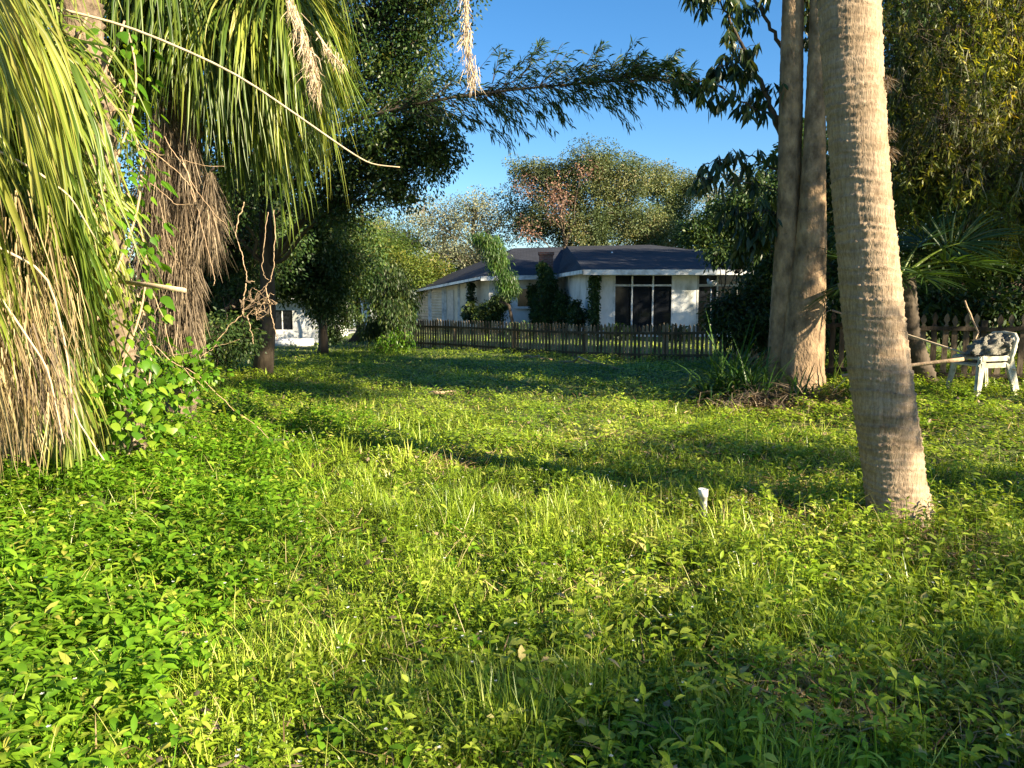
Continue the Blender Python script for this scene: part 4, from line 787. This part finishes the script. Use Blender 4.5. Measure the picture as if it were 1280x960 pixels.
# ------------------------------------------------------------------ the house
def house():
    Y0 = 30.6; b = A([3.3, Y0, 0.]); H = thing('house', 'low white house with dark hip roof, brick chimney and tall windows behind the picket fence', 'house', b)
    X = lambda px, Y: (px - 640) / F * Y / math.cos(0) * 1.0
    xa = 3.35; xr = 13.0; ze = 2.6; yb = 42
    w = MB()
    def wallbox(x0, x1, y0, y1, z0, z1): w.box(((x0 + x1) / 2, (y0 + y1) / 2, (z0 + z1) / 2), (x1 - x0, y1 - y0, z1 - z0))
    # window span positions on the front wall
    wx = [(4.02, 6.38), (7.32, 9.75)]
    wallbox(xa, wx[0][0], Y0, Y0 + .2, -.1, ze); wallbox(wx[0][1], wx[1][0], Y0, Y0 + .2, -.1, ze); wallbox(wx[1][1], xr, Y0, Y0 + .2, -.1, ze)
    for a_, b_ in wx: wallbox(a_, b_, Y0, Y0 + .2, -.1, .12); wallbox(a_, b_, Y0, Y0 + .2, 2.47, ze)
    w.add([(xa, Y0 + .2, -.1), (xa, Y0 + .2, ze), (2.3, 36.2, ze), (2.3, 36.2, -.1), (xa + .2, Y0 + .2, -.1), (xa + .2, Y0 + .2, ze), (2.5, 36.2, ze), (2.5, 36.2, -.1)], [[0, 3, 2, 1], [4, 5, 6, 7], [0, 1, 5, 4], [2, 3, 7, 6]])
    wallbox(xr - .2, xr, Y0 + .2, yb, -.1, ze); wallbox(2.3, xr, yb, yb + .2, -.1, ze)
    # wing front wall, with a window opening
    Y1 = 36.2; xl = -1.08
    wallbox(xl, .25, Y1, Y1 + .2, -.1, 2.5); wallbox(1.02, 2.5, Y1, Y1 + .2, -.1, 2.5); wallbox(.25, 1.02, Y1, Y1 + .2, -.1, 1.1); wallbox(.25, 1.02, Y1, Y1 + .2, 2.0, 2.5)
    w.build('wall', M['wallwhite'], H, flat=True)
    wd = MB(); wd.box((.635, Y1 - .01, 1.55), (.86, .06, .94)); pane = MB(); pane.box((.635, Y1 - .045, 1.55), (.74, .02, .82))
    f = wd.build('window', M['trim'], H, flat=True); pane.build('pane', M['glass'], f, flat=True)
    s = MB(); s.box((.635, Y1 - .07, 1.06), (.98, .16, .06)); s.build('sill', M['trim'], f, flat=True)
    # side wall of wing: from front corner back-left, cream, sloping head
    B = A([-5.35, 43.6, 0]); a0 = A([xl, Y1, 0]); dv = B - a0; Lw = np.linalg.norm(dv); du = dv / Lw; nrm = A([du[1], -du[0], 0]) * -1
    if nrm[1] > 0: nrm = -nrm
    top = lambda s_: 2.5 - .62 * s_ / Lw
    def sidequad(s0, s1, z0, z1a, z1b, off, th, mb):
        p = [(s0, z0), (s1, z0), (s1, z1b), (s0, z1a)]; mb.poly(p, a0 + nrm * off, du, UP, nrm, th)
    m = MB(); sidequad(0, Lw, -.1, top(0), top(Lw), -.08, .12, m); m.build('wall', M['cream'], H, flat=True)
    for (s0, s1) in ((5.0, 6.55), (6.75, Lw - .15)):
        lv = MB(); sidequad(s0, s1, .2, top(s0) - .1, top(s1) - .1, .0, .02, lv); z = .28
        while z < top(s0) - .2:
            c = a0 + du * (s0 + s1) / 2 + nrm * .035 + UP * z; ln = (s1 - s0) - .10
            if z < top(s1) - .18: lv.box(c, (ln, .02, .12), [du, unit(nrm + UP * .7), unit(UP - nrm * .7)])
            z += .15
        p_ = lv.build('louvre_panel', M['cream'], H, flat=True)
        for sx in (s0, s1):
            fr = MB(); fr.bar(a0 + du * sx + nrm * .05 + UP * .15, a0 + du * sx + nrm * .05 + UP * (top(sx) - .06), .12, .09); fr.build('frame_upright', M['trim'], p_, flat=True)
    dr = MB(); sidequad(3.8, 4.5, 0, 1.95, 1.95, .0, .03, dr); dr.build('door', M['frame'], H, flat=True)
    for sx in (2.2, 2.25 + .9, 4.75):
        fr = MB(); fr.bar(a0 + du * sx + nrm * .03 + UP * 0, a0 + du * sx + nrm * .03 + UP * (top(sx) - .05), .12, .06); fr.build('post', M['trim'], H, flat=True)
    # front windows
    for (x0, x1), sp in zip(wx, ((.0, .31, .66, 1.0), (.0, .33, .66, 1.0))):
        fr = MB(); W = x1 - x0
        for q in sp: fr.box((x0 + q * W + (.03 if q == 0 else -.03 if q == 1 else 0), Y0 + .03, 1.3), (.07 if q in (0, 1) else .06, .09, 2.35))
        for zz in (.15, 2.03, 2.45): fr.box(((x0 + x1) / 2, Y0 + .031, zz), (W, .095, .07))
        f = fr.build('window', M['trim'] if x0 < 5 else M['frame'], H, flat=True)
        for q in range(3):
            a_ = x0 + sp[q] * W + .06; b_ = x0 + sp[q + 1] * W - .06
            for z0, z1 in ((.2, 1.98), (2.08, 2.4)):
                p = MB(); p.box(((a_ + b_) / 2, Y0 + .06, (z0 + z1) / 2), (b_ - a_ - .02, .02, z1 - z0)); p.build('pane', M['glass'], f, flat=True)
    # roof: main hip
    ov = .7; e0 = Y0 - ov; r = MB(); zf = 2.62
    c0 = A([2.75, e0, zf]); c1 = A([xr + ov, e0, zf]); c2 = A([xr + ov, yb + ov, zf]); c3 = A([1.3, yb + ov, zf]); k0 = A([2.9, 40.5, 4.28]); k1 = A([7.2, 40.5, 4.28]); k0 = A([2.9, 41, 4.24])
    cm = A([1.7, 38.6, zf])
    T_ = A([0, 0, .06])
    r.add([c0, c1, c2, c3, k0, k1], F4=[[0, 1, 5, 4], [2, 3, 4, 5]], F3=[[1, 2, 5], [3, 0, 4]])
    # underside
    r.add([c0 - T_, c1 - T_, c2 - T_, c3 - T_], [[3, 2, 1, 0]])
    # wing shed roof
    wf = Y1 - .7; g0 = A([xl - .35, wf, 2.52]); g1 = A([2.42, wf, 2.60]); g2 = A([3.2, 40.3, 4.0]); g3 = A([-3.2, 46.5, 2.5]); g4 = B + du * .5 + nrm * .5 + A([0, 0, 1.9])
    r.add([g0, g1, A([2.75, 41.9, 4.26]), A([.1, 42, 4.2]), g4, g0 - T_, g1 - T_, g4 - T_], [[0, 1, 2, 3]], F3=[[0, 3, 4], [7, 6, 5]])
    r.build('roof', M['shingle'], H, flat=True)
    fa = MB()
    fa.bar(c0 + A([0, -.02, -.10]), c1 + A([0, -.02, -.10]), .05, .2); fa.build('fascia', M['trim'], H, flat=True)
    fa = MB(); fa.bar(c0 + A([-.03, 0, -.08]), A([1.75, 38.2, zf - .08]), .04, .15); fa.build('fascia', M['trim'], H, flat=True)
    fa = MB(); fa.bar(g0 + A([0, -.02, -.10]), g1 + A([0, -.02, -.10]), .05, .2); fa.build('fascia', M['trim'], H, flat=True)
    fa = MB(); fa.bar(g0 + A([-.03, 0, -.08]), g4 + A([0, 0, -.08]), .04, .12); fa.build('fascia', M['trim'], H, flat=True)
    ch = MB(); cx = 1.55; ch.box((cx, 35.35, 1.7), (.62, .5, 3.6)); 
    o = ch.build('chimney', M['brick'], H, flat=True); cp = MB(); cp.box((cx, 35.35, 3.53), (.72, .6, .12)); cp.build('cap', M['brick'], o, flat=True)
    pp = MB(); q = at(765, 318, 36.5); pp.tube([q - UP * .25, q + UP * .12], .04, 8); pp.build('vent_pipe', M['trim'], H)
house()

def garden_by_house():
    def ivy(lab, pts, dens, mat='hedge', L=.11, cat='ivy', name='ivy'):
        root = thing(name, lab, cat, A([pts[0][0][0], pts[0][0][1], 0.])); l = MB(); s = MB()
        for c, r in pts:
            c = A(c); C = in_ball(dens, c, r, .5); leaves_at(l, C, 7, .07, L, L * .6, LEAF1, .5); b = A([c[0], c[1] - .0, 0.]); s.tube(curve(b, c + UP * r[2] * .8, 8, 0, .1), .02, 5)
        s.build('stem', M['bark'], root); l.build('leaves', M[mat], root)
    ivy('tall block of dark ivy swallowing the brick chimney', [((1.55, 35.0, .6), (.75, .35, .8)), ((1.75, 35.0, 1.5), (.8, .35, .7)), ((1.6, 35.0, 2.2), (.45, .35, .6)), ((2.2, 34.6, 1.0), (.4, .4, .9)), ((1.5, 35.0, 2.6), (.3, .3, .35)), ((1.35, 35.0, 2.9), (.2, .2, .2))], 260)
    ivy('narrow column of ivy climbing the white corner of the main wall', [((3.25, 30.45, z), (.17, .15, .42)) for z in (.5, 1.1, 1.7, 2.2)], 110)
    ivy('low ivy clump against the white side wall', [((2.7, 31.5, .7), (.4, .3, .5)), ((2.6, 32, 1.1), (.2, .2, .4))], 200)
    ivy('ivy trailing beside the small white window of the wing', [((1.1, 35.9, .8), (.22, .2, .7)), ((.95, 35.9, 1.7), (.2, .2, .6))], 160)
    ivy('thin creeper on a post of the cream side wall', [((-1.95, 37.0, z), (.16, .2, .4)) for z in (.8, 1.5, 2.1)], 60)
    ivy('rounded dark shrub in front of the cream wing corner', [((-.85, 34.3, .9), (.62, .5, .7)), ((-.5, 34.2, 1.35), (.4, .4, .4)), ((-1.3, 34.3, .6), (.4, .4, .6))], 330, cat='shrub', name='shrub')
    ivy('broad leaved plant beside the door of the cream wing', [((-1.9, 35.8, .9), (.35, .3, .45))], 90, L=.2, cat='plant', name='plant')
    # cascading plant
    b = A([-.15, 31.5, 0]); tree('weeping_tree', 'bright weeping tree draping over the roof corner of the cream wing', 'tree', b, .07, A([-.4, 31.5, 3.4]),
         [cl(612, 305, 31, (.55, .5, .4), 1.3), cl(622, 325, 31, (.5, .5, .5), 1.3), cl(632, 350, 31, (.4, .4, .5), 1.1), cl(600, 298, 31, (.3, .3, .2), .6), cl(640, 362, 31, (.25, .3, .3), .6)], .17, .03, 120, 12, M['cascade'], M['bark'], .12, 1.3, 1.2, minfrac=.8)
    # scattered plants inside fence
    for i, (x, Y, h) in enumerate(((.3, 29, .5), (3.9, 28, .45), (5.9, 27.5, .4))):
        ivy(('low dark plant inside the fence below the small window', 'low plant inside the fence by the ivy corner', 'low plant inside the fence under the tall windows')[i], [((x, Y, h * .6), (.5, .4, h * .6))], 120, L=.16, cat='plant', name='plant')
garden_by_house()

# ------------------------------------------------------------------ picket fences
def picket_mb(h, w=.07, th=.022, fancy=True):
    m = MB(); hw = w / 2
    if fancy: pts = [(-hw, 0), (hw, 0), (hw, h - .20), (hw * .45, h - .165), (hw * .5, h - .14), (hw * 1.05, h - .10), (hw * .75, h - .045), (0, h), (-hw * .75, h - .045), (-hw * 1.05, h - .10), (-hw * .5, h - .14), (-hw * .45, h - .165), (-hw, h - .20)]
    else: pts = [(-hw, 0), (hw, 0), (hw, h - .05), (0, h), (-hw, h - .05)]
    return m, pts
def fence(label, a, b, h, sp, w, fancy, post=2.4, hz=None):
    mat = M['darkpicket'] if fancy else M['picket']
    a = A(a, float); b = A(b, float); L = np.linalg.norm(b - a); d = (b - a) / L; nrm = A([d[1], -d[0], 0])
    base = A([a[0], a[1], float(gz(a[0], a[1]))]); root = thing('picket_fence', label, 'fence', base, 'weathered picket fences along the yard')
    n = int(L / sp); first = None; cols = []
    WLz = A([0, 0, 0.])
    for k in range(n):
        p = a + d * (k + .5) * sp; z = float(gz(p[0], p[1]))
        if first is None or k < 5:
            m, pts = picket_mb(h, w, .022, fancy); m.poly(pts, base, d, UP, nrm, .022, rnd=rng.random()); o = m.build('picket', mat, root, flat=True)
            cols.append(o); first = first or o
        else:
            o = cols[k % 5].copy(); COL.objects.link(o); o.parent = root
        o.location = (p[0] - base[0], p[1] - base[1], z - base[2] + rng.normal(0, .012)); o.rotation_euler = (0, 0, 0)
        tl = rng.normal(0, .012) + (.15 if rng.random() < .02 else 0); o.rotation_euler = (tl * d[1] * -1, tl * d[0], 0)
    for hz_ in (.14, h - .22):
        m = MB(); q = 10
        for i in range(q):
            p0 = a + d * L * i / q; p1 = a + d * L * (i + 1) / q
            p0 = p0 + UP * (gz(p0[0], p0[1]) + hz_) - nrm * -.032; p1 = p1 + UP * (gz(p1[0], p1[1]) + hz_) - nrm * -.032; m.bar(p0, p1, .035, .06, .1)
        m.build('rail', mat, root, flat=True)
    for i in range(int(L / post) + 1):
        p = a + d * min(i * post, L) - nrm * .06; z = float(gz(p[0], p[1])); m = MB(); m.box((p[0], p[1], z + (h - .1) / 2), (.08, .08, h - .1), [d, nrm, UP], .2); m.build('post', mat, root, flat=True)
fence('long weathered picket fence crossing in front of the house', (-3.55, 24.6, 0), (4.85, 17.1, 0), .88, .112, .062, False)
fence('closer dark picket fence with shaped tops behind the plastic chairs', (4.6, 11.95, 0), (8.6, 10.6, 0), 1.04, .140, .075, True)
fence('shaded run of picket fence joining the two other fences behind the shrub', (4.9, 17.1, 0), (4.65, 12.1, 0), .95, .14, .075, False)

# ------------------------------------------------------------------ small things
def chairs():
    Y = 9.9; p0 = at(1224, 490, Y); z0 = float(gz(p0[0], p0[1])); az = R(12)
    def chair(off, label, k):
        b = A([p0[0], p0[1], z0]) + off; root = thing('plastic_chair', label, 'chair', b, 'stacked white plastic chairs')
        fx = A([-math.cos(az), -math.sin(az), 0]); sd = A([math.sin(az), -math.cos(az), 0])   # fx: facing, sd: towards camera
        def T(f, s, z): return b + fx * f + sd * s + UP * z
        # seat: curved grid, solid
        def sheet(fn, nu, nv, th, name):
            m = MB(); U = np.linspace(0, 1, nu); Vv = np.linspace(0, 1, nv); top = A([[fn(u, v) for v in Vv] for u in U]); 
            nn = unit(np.cross(top[-1, 0] - top[0, 0], top[0, -1] - top[0, 0])); bot = top - nn * th
            V = np.concatenate([top.reshape(-1, 3), bot.reshape(-1, 3)]); N = nu * nv; Fq = []
            for i in range(nu - 1):
                for j in range(nv - 1):
                    q = [i * nv + j, (i + 1) * nv + j, (i + 1) * nv + j + 1, i * nv + j + 1]; Fq.append(q); Fq.append([N + x for x in q[::-1]])
            for i in range(nu - 1):
                for j in (0, nv - 1): x, y = i * nv + j, (i + 1) * nv + j; Fq.append([x, N + x, N + y, y] if j == 0 else [y, N + y, N + x, x])
            for j in range(nv - 1):
                for i in (0, nu - 1): x, y = i * nv + j, i * nv + j + 1; Fq.append([y, N + y, N + x, x] if i == 0 else [x, N + x, N + y, y])
            m.add(V, Fq); return m.build(name, M['chair'], root)
        sheet(lambda u, v: T(-.2 + .43 * u, (v - .5) * (.42 + .04 * u), .43 - .02 * math.sin(u * 3.14) - .03 * (u > .92) + .012 * (abs(v - .5) > .42)), 12, 10, .018, 'seat')
        ap = MB()
        for s_ in (-1, 1): ap.bar(T(-.2, s_ * .215, .40), T(.22, s_ * .235, .395), .018, .06)
        ap.bar(T(.225, -.23, .395), T(.225, .23, .395), .06, .018); ap.build('apron', M['chair'], root, flat=True)
        for (f, s_, rk) in ((.20, -1, .07), (.20, 1, .07), (-.2, -1, -.10), (-.2, 1, -.10)):
            m = MB(); t0 = T(f, s_ * .215, .42); t1 = T(f + rk, s_ * .255, 0)
            m.add([*[t0 + fx * x + sd * y for x, y in ((-.04, -.018), (.04, -.018), (.04, .018), (-.04, .018))], *[t1 + fx * x + sd * y for x, y in ((-.024, -.018), (.024, -.018), (.024, .018), (-.024, .018))]], [[0, 1, 2, 3], [7, 6, 5, 4], [0, 4, 5, 1], [1, 5, 6, 2], [2, 6, 7, 3], [3, 7, 4, 0]])
            t0b = t0 + fx * (.03 if f > 0 else -.03); t1b = t1 + fx * (.02 if f > 0 else -.02); m.bar(t0b - sd * s_ * .028, t1b - sd * s_ * .02, .018, .05); m.build('leg', M['chair'], root, flat=True)
        # backrest: outer hoop, slats
        bk = MB()
        hoop = [T(-.2 - .10 * t, s, .42 + z) for (s, z, t) in ((.22, 0, 0), (.235, .12, .45), (.23, .22, .8), (.17, .28, 1), (0, .295, 1.08), (-.17, .28, 1), (-.23, .22, .8), (-.235, .12, .45), (-.22, 0, 0))]
        bk.tube(hoop, .022, 8)
        for s_ in (-.14, -.07, 0, .07, .14): bk.bar(T(-.20, s_, .42), T(-.305, s_, .70), .045, .012)
        bk.bar(T(-.25, -.21, .56), T(-.25, .21, .56), .015, .04)
        bk.build('backrest', M['chair'], root)
    chair(A([0, 0, 0.]), 'weathered white plastic chair standing on the ground, bottom of the stack', 0)
    chair(A([.02, .01, .085]), 'weathered white plastic chair nested on top, under the grey netting', 1)
    # bundle of netting
    b = A([p0[0] + .02, p0[1], z0 + .53]); m = MB(); n1, n2 = 46, 64
    th = np.linspace(0, np.pi, n1)[:, None]; ph = np.linspace(0, 2 * np.pi, n2, endpoint=False)[None]
    rad = 1 + .12 * np.sin(5 * ph + 3 * th) + .10 * np.sin(9 * ph - 5 * th) + .06 * np.sin(17 * th + 4 * ph) + .02 * rng.normal(0, 1, (n1, n2))
    Xl = np.sin(th) * np.cos(ph) * rad * .31; Yl = np.sin(th) * np.sin(ph) * rad * .2; Zl = np.maximum(np.cos(th) * rad * .17 + .06 * Xl / .3 * 1.4, -.04 + 0 * ph)
    V = b + np.stack([Xl * math.cos(az) + .05, Yl + Xl * .3, Zl + .04], -1); i = np.arange(n1 - 1)[:, None] * n2; j = np.arange(n2)[None]; k = (j + 1) % n2
    m.add(V.reshape(-1, 3), np.stack([i + j, i + n2 + j, i + n2 + k, i + k], -1).reshape(-1, 4))
    for k2 in range(1):
        sc2 = .5 - .1 * k2; off = A([.22 + .02 * k2, .02, .10 - .07 * k2]); V2 = b + off + (V - b) * A([sc2, .9, sc2 * 1.1]); m.add(V2.reshape(-1, 3), np.stack([i + j, i + n2 + j, i + n2 + k, i + k], -1).reshape(-1, 4))
    fr = 500; q = V.reshape(-1, 3)[rng.integers(n2 * 4, n1 * n2 - n2, fr)]; m.strips(q, rdir(fr) + A([-.1, -.3, -.4]), rng.uniform(.03, .10, fr), .006, BLADE2, .8)
    tag(m.build('netting_bundle', M['net']), 'crumpled bundle of grey netting heaped on the plastic chairs', 'netting')
    m = MB(); m.tube(curve(at(1040, 388, Y + 1.6), at(1244, 454, Y - .1), 8, 0, .0), .014, 8); m.tube(curve(at(1244, 454, Y - .1), at(1270, 462, Y - .2), 4, 0, 0), .012, 8)
    tag(m.build('wooden_pole', M['stalk']), 'thin tan pole sloping from the tree trunks down to the chair seat', 'pole')
    m = MB(); m.tube(curve(at(1052, 470, Y + .4), at(1205, 449, Y - .12), 8, .01, .0), np.linspace(.022, .026, 8), 8); tag(m.build('branch', M['twig']), 'thicker bare branch with one end resting on the chair seat', 'branch')
    m = MB(); m.tube(curve(at(1206, 376, 10.4), at(1223, 416, 10.2), 6, 0, .02), .012, 6); m.tube(curve(at(1223, 416, 10.2), at(1219, 425, 10.0), 3, 0, 0), .008, 6); tag(m.build('twig', M['twig']), 'short dead twig caught on the dark fence above the netting', 'twig')
chairs()

def small():
    b = ground_at(880, 646); m = MB(); tilt = A([-.01, .0, 0]); h = .20
    a = np.linspace(0, 2 * np.pi, 24, endpoint=False)
    def ring(r, z): return np.stack([b[0] + np.cos(a) * r - .02 * z * 3, b[1] + np.sin(a) * r, np.full(24, b[2] + z)], 1)
    rows = [ring(.024, -.05), ring(.024, h - .055), ring(.032, h - .052), ring(.035, h), ring(.030, h + .002), ring(.027, h - .08)]
    V = np.concatenate(rows); F4 = [[i * 24 + j, i * 24 + (j + 1) % 24, (i + 1) * 24 + (j + 1) % 24, (i + 1) * 24 + j] for i in range(5) for j in range(24)]
    m.add(V, F4, FN=[list(range(120, 144))]); tag(m.build('standpipe', M['pipe']), 'short white plastic pipe with a wider rim sticking out of the grass', 'pipe')
    # bird ornament
    p = at(889, 372, 17.2); root = thing('bird_ornament', 'white bird figure with raised wings on a thin post above the fence', 'garden ornament', A([p[0], p[1], 0.]))
    m = MB(); m.tube([A([p[0], p[1], 0.0]), at(889, 361, 17.2)], .012, 6); m.build('post', M['trim'], root)
    m = MB(); c = at(889, 354, 17.2)
    m.tube([c + A([-.08, 0, .10]), c + A([-.07, 0, .06]), c + A([-.05, 0, .01]), c + A([0, 0, -.03]), c + A([.07, 0, -.01]), c + A([.13, 0, .02])], [.012, .028, .04, .06, .045, .01], 10)
    for s_ in (-1, 1): m.strips(A([c + A([0, .03 * s_, 0])]), A([[.35, .4 * s_, .35]]), .15, .09, LEAF2, .2, side=A([[1, 0, 0]]), fold=.05)
    m.build('bird', M['trim'], root)
    # fallen branches
    for (pa, lab) in (([(535, 497), (555, 499), (575, 494)], 'fallen brown branch lying on the lawn near the middle'), ([(700, 455), (740, 459), (775, 464)], 'dead palm stalk lying along the foot of the long fence'), ([(655, 448), (690, 452)], 'short dead stick at the foot of the long fence')):
        m = MB(); P = A([ground_at(*q) + UP * .05 for q in pa]); m.tube(curve(P[0], P[-1], 7, .03, .1), np.linspace(.03, .012, 7), 6)
        k = 14; C = curve(P[0], P[-1], 14, 0); m.sticks(C, C + rdir(14) * A([.3, .3, .08]) , .008, .003); tag(m.build('fallen_branch', M['twig']), lab, 'branch')
    # big arrow shaped weed in front
    b = ground_at(800, 945); root = thing('weed', 'spiky foreground weed with one broad upright leaf at the bottom of the view', 'weed', b); m = MB(); n = 9; az = np.linspace(0, 6.28, n) ; D = np.stack([np.cos(az), np.sin(az), rng.uniform(.3, .9, n)], 1)
    m.strips(np.repeat(b[None], n, 0), D, rng.uniform(.12, .22, n), .03, LEAF2, 1., fold=.15); m.strips(A([at(822, 948, b[1]), ]), A([[.15, .1, 1.0]]), .11, .065, [(0, .5), (.12, 1), (.4, .9), (.7, .5), (1, .03)], .2, side=A([[1, -.3, 0]]), fold=.08, rnd=A([.9])); m.build('leaves', M['weeds'], root)
small()

# ------------------------------------------------------------------ back-left buildings
def back_left():
    Y = 26.5; x0, x1 = -8.6, -6.72; root = thing('carport', 'small white rendered outbuilding in dappled sun at the back left', 'building', A([x0, Y, 0.])); m = MB()
    def bx(a, b, c, d, e, f, mb=m): mb.box(((a + b) / 2, (c + d) / 2, (e + f) / 2), (b - a, d - c, f - e))
    z1 = 1.5; bx(x0, -8.28, Y, Y + .2, -.05, z1); bx(-7.55, x1, Y, Y + .2, -.05, z1); bx(-8.28, -7.55, Y, Y + .2, -.05, .45); bx(-8.28, -7.55, Y, Y + .2, 1.12, z1); bx(x1 - .2, x1, Y + .2, Y + 5, -.05, z1); bx(x0, x0 + .2, Y + .2, Y + 5, -.05, z1)
    m.build('wall', M['wallwhite'], root, flat=True); w = MB(); w.box((-7.915, Y + .08, .785), (.73, .04, .67)); f = w.build('window', M['glass'], root, flat=True)
    w = MB(); w.bar((-7.915, Y + .05, .45), (-7.915, Y + .05, 1.12), .03, .03); w.build('frame', M['trim'], f, flat=True)
    w = MB(); w.box((-7.62, Y + 2.4, z1 + .06), (2.4, 5.8, .12)); w.build('roof', M['trim'], root, flat=True)
    m = MB(); m.box((-7.1, 24.6, .1), (1.5, .12, .28)); tag(m.build('low_wall', M['wallwhite']), 'low white garden wall in front of the outbuilding', 'wall')
    Y = 42; root = thing('house', 'pale blue neighbouring house across the street seen through the gap', 'house', A([-8, Y, 0.])); m = MB(); m.box((-9.3, Y + 2, 1.15), (5.0, 4, 2.4)); m.build('wall', M['paleblue'], root, flat=True)
    m = MB(); m.box((-7.45, Y - .4, 1.1), (.35, .3, 2.3)); m.build('column', M['wallwhite'], root, flat=True)
    m = MB(); m.poly([(-3.2, 0), (3.2, 0), (0, 1.1)], (-9.3, Y + 1.8, 2.35), (1, 0, 0), UP, (0, 1, 0), 5); m.build('roof', M['shingle'], root, flat=True)
    m = MB(); m.box((-8.9, Y - .02, 1.2), (.9, .06, .9)); f = m.build('window', M['trim'], root, flat=True); m = MB(); m.box((-8.9, Y - .06, 1.2), (.78, .03, .78)); m.build('pane', M['glass'], f, flat=True)
back_left()

# ------------------------------------------------------------------ trees to the right, outside the frame, that shade the yard
def on_sun(x, y, t): return A([x, y, 0.]) + SUN / math.cos(SUN_EL) * t
def shade_trees():
    def st(label, base, h, cs, L=.2, W=.1, sprays=110, per=13, mat='hedge'):
        tree('shade_tree', label, 'tree', onz(*base), .2, A([base[0], base[1], h]), cs, L, W, sprays, per, M[mat], M['bark'], .24, .3)
    # strip at Y 11..16
    S = lambda x, y, t, r, w=1: (on_sun(x, y, t), r, w)
    st('broad dark tree right of the yard shading the middle of the lawn', (12.6, 4.2), 7, [S(2.9, 13.9, 12, (.9, .7, .6), 1.2), S(-.8, 13.6, 14, (1.4, 1.0, .7), 1.6), S(-2.5, 14.2, 15, (1.3, 1, .8), 1.4), S(2, 15, 14, (1.4, 1, 1), 1.4), S(-4, 12.2, 17, (1.2, 1, .8), 1.2), S(5, 14, 12, (1.2, 1, 1), 1.2), (on_sun(4.3, 11.3, 9) + A([0, 0, 4.2]), (1.2, 1.1, 1.2), 1.5)])
    st('tall tree beyond the right fence shading the house', (19.5, 17), 8, [S(3, 30, 17, (2.5, 2, 1.4), 2.2), S(7, 30.5, 16, (2.5, 2, 1.4), 2.2), S(11, 30, 15, (2.5, 2, 1.4), 2.2), S(0, 33, 20, (2.4, 2, 1.6), 2), S(1, 36, 18, (2.4, 2, 1.4), 1.6), (on_sun(1.5, 36, 19) + A([0, 0, 3.3]), (2.6, 2.2, 1.8), 2), (on_sun(6, 36, 18) + A([0, 0, 3.6]), (3, 2.4, 1.8), 2.2), (on_sun(9.5, 35, 17) + A([0, 0, 3.6]), (3, 2.4, 1.8), 2)], .26, .13)
    st('tree beyond the right fence shading the long fence', (15.5, 10.5), 7, [S(4.5, 16.5, 14, (1.4, 1.0, .8), 1.6), (on_sun(-5.5, 20, 20) + A([0, 0, 1.6]), (1.8, 1.5, 1), 1.6), (on_sun(-5, 15, 19) + A([0, 0, 1.0]), (1.5, 1.3, .8), 1.4)])
    st('thin tree right of the photographer dappling the foreground', (11, -4.6), 5, [S(2.0, 2.7, 12, (1.1, .7, .5), .9), S(3.4, 3.1, 11, (1.0, .8, .55), .8), S(.4, 2.6, 13, (.6, .5, .3), .5), S(2.9, 4.0, 11, (.6, .4, .25), .35), S(1.0, 2.3, 12, (.6, .5, .3), .4)], .13, .06, 120, 10)
    st('slim tree right of the yard whose stems stripe the lawn', (9.5, 1.0), 5, [S(2.2, 7.3, 9, (1.1, .5, .4), .85), S(4.0, 6.2, 8, (1.4, .45, .4), .75), S(.8, 6.4, 10, (.9, .25, .2), .35)], .13, .06)
shade_trees()

# ------------------------------------------------------------------ light, world, camera
w = bpy.data.worlds.new("World"); sc.world = w; w.use_nodes = True; nt = w.node_tree
sky = nt.nodes.new('ShaderNodeTexSky'); sky.sky_type = 'NISHITA'; sky.sun_disc = False; sky.sun_elevation = SUN_EL; sky.sun_rotation = SUN_AZ
sky.air_density = 1.0; sky.dust_density = .3; sky.ozone_density = 4
bg = nt.nodes['Background']; bg.inputs['Strength'].default_value = .057; hs = nt.nodes.new('ShaderNodeHueSaturation'); hs.inputs['Saturation'].default_value = 1.22; nt.links.new(sky.outputs[0], hs.inputs['Color']); nt.links.new(hs.outputs[0], bg.inputs['Color'])
sl = bpy.data.lights.new('sun', 'SUN'); sl.energy = 5; sl.angle = R(.53); sl.color = (1, .85, .60); so = bpy.data.objects.new('sun', sl); COL.objects.link(so)
so.rotation_euler = Vector(SUN).to_track_quat('Z', 'Y').to_euler()
cd = bpy.data.cameras.new('camera'); cd.lens = 36 * F / 1280; cd.sensor_width = 36; cd.clip_end = 2000; cd.clip_start = .05
co = bpy.data.objects.new('camera', cd); COL.objects.link(co); co.location = CAM; co.rotation_euler = (math.pi / 2 - PITCH, 0, 0); sc.camera = co
vs = sc.view_settings; vs.view_transform = 'Standard'; vs.look = 'None'; vs.exposure = 1.95; vs.gamma = 1; vs.use_curve_mapping = False
sc.cycles.use_denoising = True; sc.cycles.max_bounces = 6; sc.cycles.diffuse_bounces = 3; sc.cycles.glossy_bounces = 2; sc.cycles.transmission_bounces = 3
